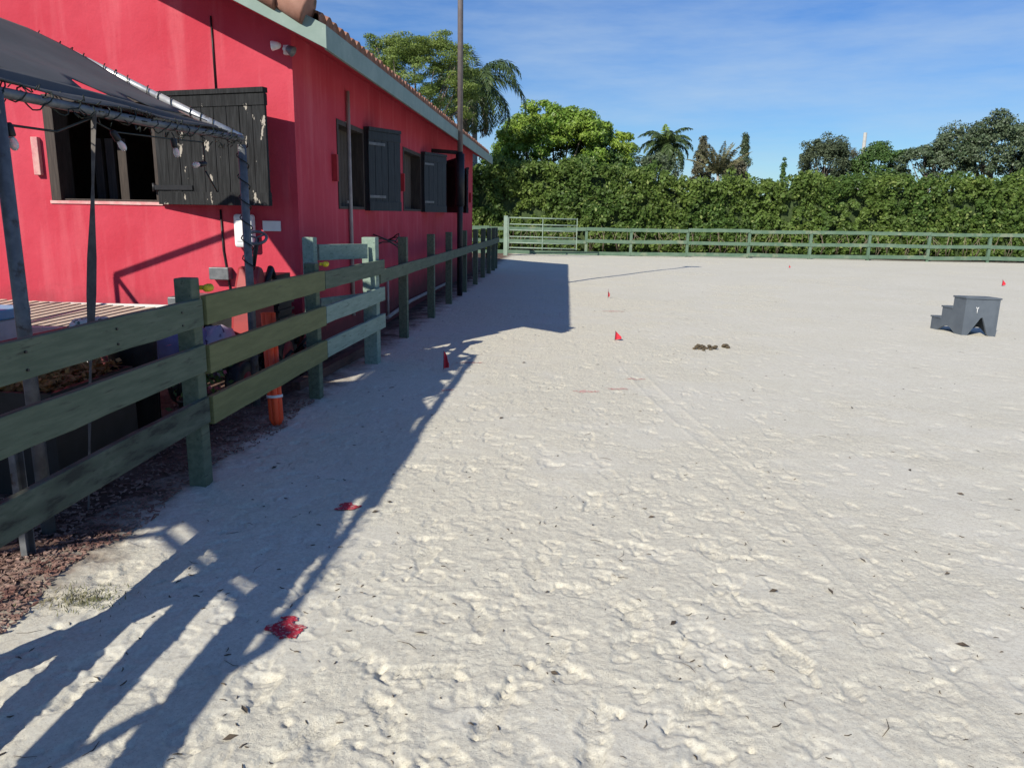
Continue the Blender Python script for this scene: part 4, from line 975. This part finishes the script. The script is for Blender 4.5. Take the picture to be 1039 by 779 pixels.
tree('feathery_tree', (-6.8, 32, -.1), 8.6, (-6.1, 32, 6.4, 2.6, 2.2, 2.1), M['poin'], 'airy yellow green tree rising behind the barn roof left of the palm', 260, 230, .085, .42, seed=8, flat=.4, trunk_r=.2, aspect=.4)
tree('conifer_tree', (7.65, 46, -.1), 5.7, (7.65, 46, 4.6, .75, .7, 1.45), M['brownfol'], 'brownish cone shaped conifer just right of the royal palm', 80, 90, .13, .22, cone=True, seed=11, trunk_r=.09)
tree('slim_conifer', (10.45, 48, -.1), 6, (10.45, 48, 4.8, .55, .5, 1.6), M['dusky2'], 'slim pointed conifer right of the spiky clump', 60, 90, .12, .2, cone=True, seed=12, trunk_r=.08)
tree('brown_bush', (9.6, 46.5, -.1), 5, (9.6, 46.5, 4.15, .75, .6, .7), M['brownfol'], 'brown dying bush top between the spiky clump and the slim conifer', 50, 80, .13, .25, seed=13, trunk_r=.07)
tree('sapling', (10.2, 38, -.1), 4.4, (10.15, 38, 3.75, .16, .16, .65), M['darkgreen'], 'thin sapling tip poking above the hedge left of the dusky tree', 18, 60, .10, .14, cone=True, seed=14, trunk_r=.04)
tree('dusky_tree', (15.8, 50, -.1), 6.7, (15.75, 50, 4.8, 1.6, 1.4, 1.7), M['dusky'], 'dusky grey green fine needled tree left of the utility pole', 120, 140, .13, .36, seed=15, trunk_r=.14)
tree('wispy_tree', (17.6, 51, -.1), 6, (17.6, 51, 5.0, .95, .8, .95), M['brownfol'], 'wispy brown green tree just behind the utility pole on its left', 40, 60, .10, .3, seed=16, trunk_r=.08)
tree('round_tree', (19.0, 50, -.1), 6, (19.0, 50, 4.8, 1.7, 1.3, 1.25), M['darkgreen'], 'low rounded mid green tree just right of the utility pole', 90, 120, .15, .4, seed=17, flat=.6, trunk_r=.12)
tree('large_tree', (24.2, 48, -.1), 8, (24.8, 48, 5.3, 3.4, 2.2, 2.1), M['dusky2'], 'large grey green open crowned tree at the right edge of the picture', 260, 120, .15, .42, seed=18, flat=.75, trunk_r=.22)
tree('spreading_tree', (21.2, 48.5, -.1), 6, (21.3, 48.5, 4.7, 1.9, 1.3, 1.35), M['dusky2'], 'lower spreading grey green tree adjoining the large tree on its left', 80, 90, .15, .36, seed=19, flat=.7, trunk_r=.14)
tree('far_tree', (28.5, 49, -.1), 8, (28.5, 49, 5.4, 2.4, 2, 2.1), M['dusky2'], 'grey green tree beyond the right edge behind the hedge', 120, 110, .16, .45, seed=20, flat=.75, trunk_r=.2)
tree('leafy_tree', (5.0, 47, -.1), 5.2, (5.2, 47, 4.2, 1.5, .8, 1.0), M['dusky2'], 'low grey green tree behind the hedge at the left foot of the royal palm', 50, 80, .14, .33, seed=21, trunk_r=.1)

def palm(name, base, h, nf, L, mat_, lab, up0=(.2, 1.3), droop=1.2, lw=.05, ll=.5, trunk_r=.13, tm='palmtrunk', seed=1, plum=True, new=None, skirt=0, shaft=False):
    g = np.random.default_rng(seed); o = empty(name, base, lab, 'palm tree'); b = np.array(base); top = b + np.array([0, 0, h])
    w = MB(); w.tube([tuple(b), tuple(b+np.array([.05, 0, h*.5])), tuple(top)], [trunk_r*1.15, trunk_r, trunk_r*.8], 12); w.build('trunk', M[tm], o)
    if shaft:
        w = MB(); w.tube([tuple(top-np.array([0,0,.3])), tuple(top+np.array([0,0,.3])), tuple(top+np.array([0,0,1.0]))], [trunk_r*.95, trunk_r*.8, .03], 12); w.build('crown_shaft', M['palm_new'], o); top = top+np.array([0, 0, .7])
    def frond(az, el, L, m, dr, ns=26):
        pts = []; p = top.copy(); e = el
        for i in range(ns+1):
            pts.append(p.copy()); dirv = np.array([math.cos(az)*math.cos(e), math.sin(az)*math.cos(e), math.sin(e)]); p = p + dirv*L/ns; e -= dr/ns*(1+1.2*i/ns)
        pts = np.array(pts); w = MB(); w.tube([tuple(q) for q in pts], [.022*(1-.8*i/ns) for i in range(ns+1)], 5); rach = w.build('frond', m, o)
        P = []; A = []; S = []; Nn = []
        side = np.array([-math.sin(az), math.cos(az), 0])
        for i in range(3, ns+1):
            t = i/ns; tang = unit(pts[i]-pts[i-1]); upv = unit(np.cross(side, tang)); 
            for s in (-1, 1):
                for q in range(3 if plum else 2):
                    ang = g.uniform(-.5, .6) if plum else g.uniform(-.1, .3)
                    dv_ = unit(side*s*math.cos(ang) + upv*math.sin(ang) + tang*.65 + np.array([0, 0, -.35]))
                    l_ = ll*math.sin(math.pi*min(1, .15+.85*t))**.6*g.uniform(.8, 1.1)*(.55+.45*(1-t)+.1)
                    P.append(pts[i]-tang*g.uniform(0, L/ns)+dv_*l_/2); A.append(dv_); S.append(l_); Nn.append(unit(np.cross(dv_, tang)+g.normal(size=3)*.3))
        P, A, S, Nn = map(np.array, (P, A, S, Nn)); n = len(P); nr = unit(Nn - A*(Nn*A).sum(1, keepdims=True)); bb = np.cross(nr, A)
        V = np.empty((n, 4, 3)); V[:, 0] = P-A*S[:, None]/2; V[:, 1] = P+bb*lw/2-A*S[:, None]*.1; V[:, 2] = P+A*S[:, None]/2+np.array([0, 0, -1])*S[:, None]*.22; V[:, 3] = P-bb*lw/2-A*S[:, None]*.1
        fast_mesh('leaflets', V.reshape(-1, 3), np.arange(4*n).reshape(n, 4), m, rach)
    for k in range(nf):
        az = k*2.39996+g.uniform(-.2, .2); t = k/(nf-1); el = up0[1]*(1-t)+up0[0]*t
        frond(az, el, L*g.uniform(.85, 1.05), mat_, droop*g.uniform(.8, 1.15))
    if new: frond(1.9, 1.45, L*.55, new, .15)
    for k in range(skirt): frond(k*2.1, -.5-g.uniform(0, .5), L*.8, M['deadfrond'], .8)
    return o
palm('queen_palm', (-4.45, 37, -.1), 7.6, 28, 3.3, M['palm'], 'shaggy palm with drooping fronds rising behind the barn roof at the light pole', up0=(-.5, 1.25), droop=1.6, lw=.05, ll=.75, seed=4, skirt=6)
palm('royal_palm', (6.05, 50, -.1), 5.5, 30, 2.3, M['palm'], 'royal palm with pale trunk standing alone above the hedge', up0=(-.9, 1.2), droop=1.2, lw=.06, ll=.52, seed=6, trunk_r=.17, new=M['palm_new'], shaft=True)
palm('areca_palm', (8.25, 44, -.1), 4.0, 18, 2.2, M['grassy'], 'spiky olive clump of palm fronds between the two conifers', up0=(.75, 1.45), droop=.5, lw=.06, ll=.38, seed=9, trunk_r=.1, plum=False)
# utility pole
up = empty('utility_pole', (19.85, 55, -.1), 'slim pale utility pole behind the hedge between the dusky and the rounded tree', 'utility pole')
w = MB(); w.tube([(19.85, 55, -.1), (19.85, 55, 7.4)], [.15, .11], 10); w.build('pole', mat('weathered_concrete_pole', (.42, .42, .40), (.34, .34, .32), .8), up)
w = MB(); w.tube([(19.68, 54.85, 5.1), (19.68, 54.85, 5.75)], .13, 12); w.build('transformer', M['whiteplastic'], up)
w = MB(); w.tube([(19.75, 54.9, 4.95), (19.2, 54.7, 5.0)], .03, 6); w.tube_axis(Vector((19.1, 54.7, 4.85)), Vector((0, 0, 1)), [(.05, 0), (.16, .05), (.16, .16), (.05, .2)], 10); w.build('lamp', M['whiteplastic'], up)

# ------------------------------------------------------------------ camera, light, sky
R = Matrix(((0.99738, -0.03237, 0.06472), (0.0702, 0.21566, -0.97394), (0.01757, 0.97593, 0.21737)))
cam = bpy.data.cameras.new('camera'); co_ = bpy.data.objects.new('camera', cam); COL.objects.link(co_)
co_.matrix_world = Matrix.Translation((0, 0, 1.6)) @ R.to_4x4(); cam.lens = 26.68; cam.sensor_width = 36; cam.clip_end = 3000; cam.clip_start = .05
scene.camera = co_
sd = Vector((.70, 1.25, -1.0)).normalized()
el = math.asin(-sd.z)
L = bpy.data.lights.new('sun', 'SUN'); L.energy = 5.0; L.angle = math.radians(.53); L.color = (1, .93, .80)
lo = bpy.data.objects.new('sun', L); COL.objects.link(lo); lo.rotation_euler = sd.to_track_quat('-Z', 'Y').to_euler(); lo.location = (-10, -20, 20)
wd = bpy.data.worlds.new('World'); scene.world = wd; wd.use_nodes = True; nt = wd.node_tree
bg = nt.nodes['Background']; sky = nt.nodes.new('ShaderNodeTexSky'); sky.sky_type = 'NISHITA'; sky.sun_disc = False
sky.sun_elevation = el; sky.sun_rotation = math.atan2(-sd.x, -sd.y) % (2*math.pi); sky.air_density = 1.2; sky.dust_density = .0; sky.ozone_density = 5
tc = nt.nodes.new('ShaderNodeTexCoord'); mp = nt.nodes.new('ShaderNodeMapping'); mp.inputs['Scale'].default_value = (1.0, 1.6, 6.0); mp.inputs['Rotation'].default_value = (.15, .3, .4)
nt.links.new(tc.outputs['Generated'], mp.inputs['Vector'])
f, _ = noise(nt, mp.outputs['Vector'], 1.5, 7, .62, .45, .72)
hs = nt.nodes.new('ShaderNodeHueSaturation'); hs.inputs['Hue'].default_value = .51; hs.inputs['Saturation'].default_value = 1.12; hs.inputs['Value'].default_value = 1.0; nt.links.new(sky.outputs[0], hs.inputs['Color'])
tint = mix(nt, 1.0, hs.outputs[0], (1.18, 1.58, 2.05), 'MULTIPLY')
col = mix(nt, math_(nt, 'MULTIPLY', f, .55), tint, (10.5, 13.0, 15.5))
nt.links.new(col, bg.inputs['Color']); bg.inputs['Strength'].default_value = .045
vs = scene.view_settings; scene.display_settings.display_device = 'sRGB'; vs.view_transform = 'Standard'; vs.look = 'None'; vs.gamma = 1; vs.exposure = .21
scene.render.resolution_x = 1024; scene.render.resolution_y = 767
scene.cycles.max_bounces = 6; scene.cycles.transparent_max_bounces = 6
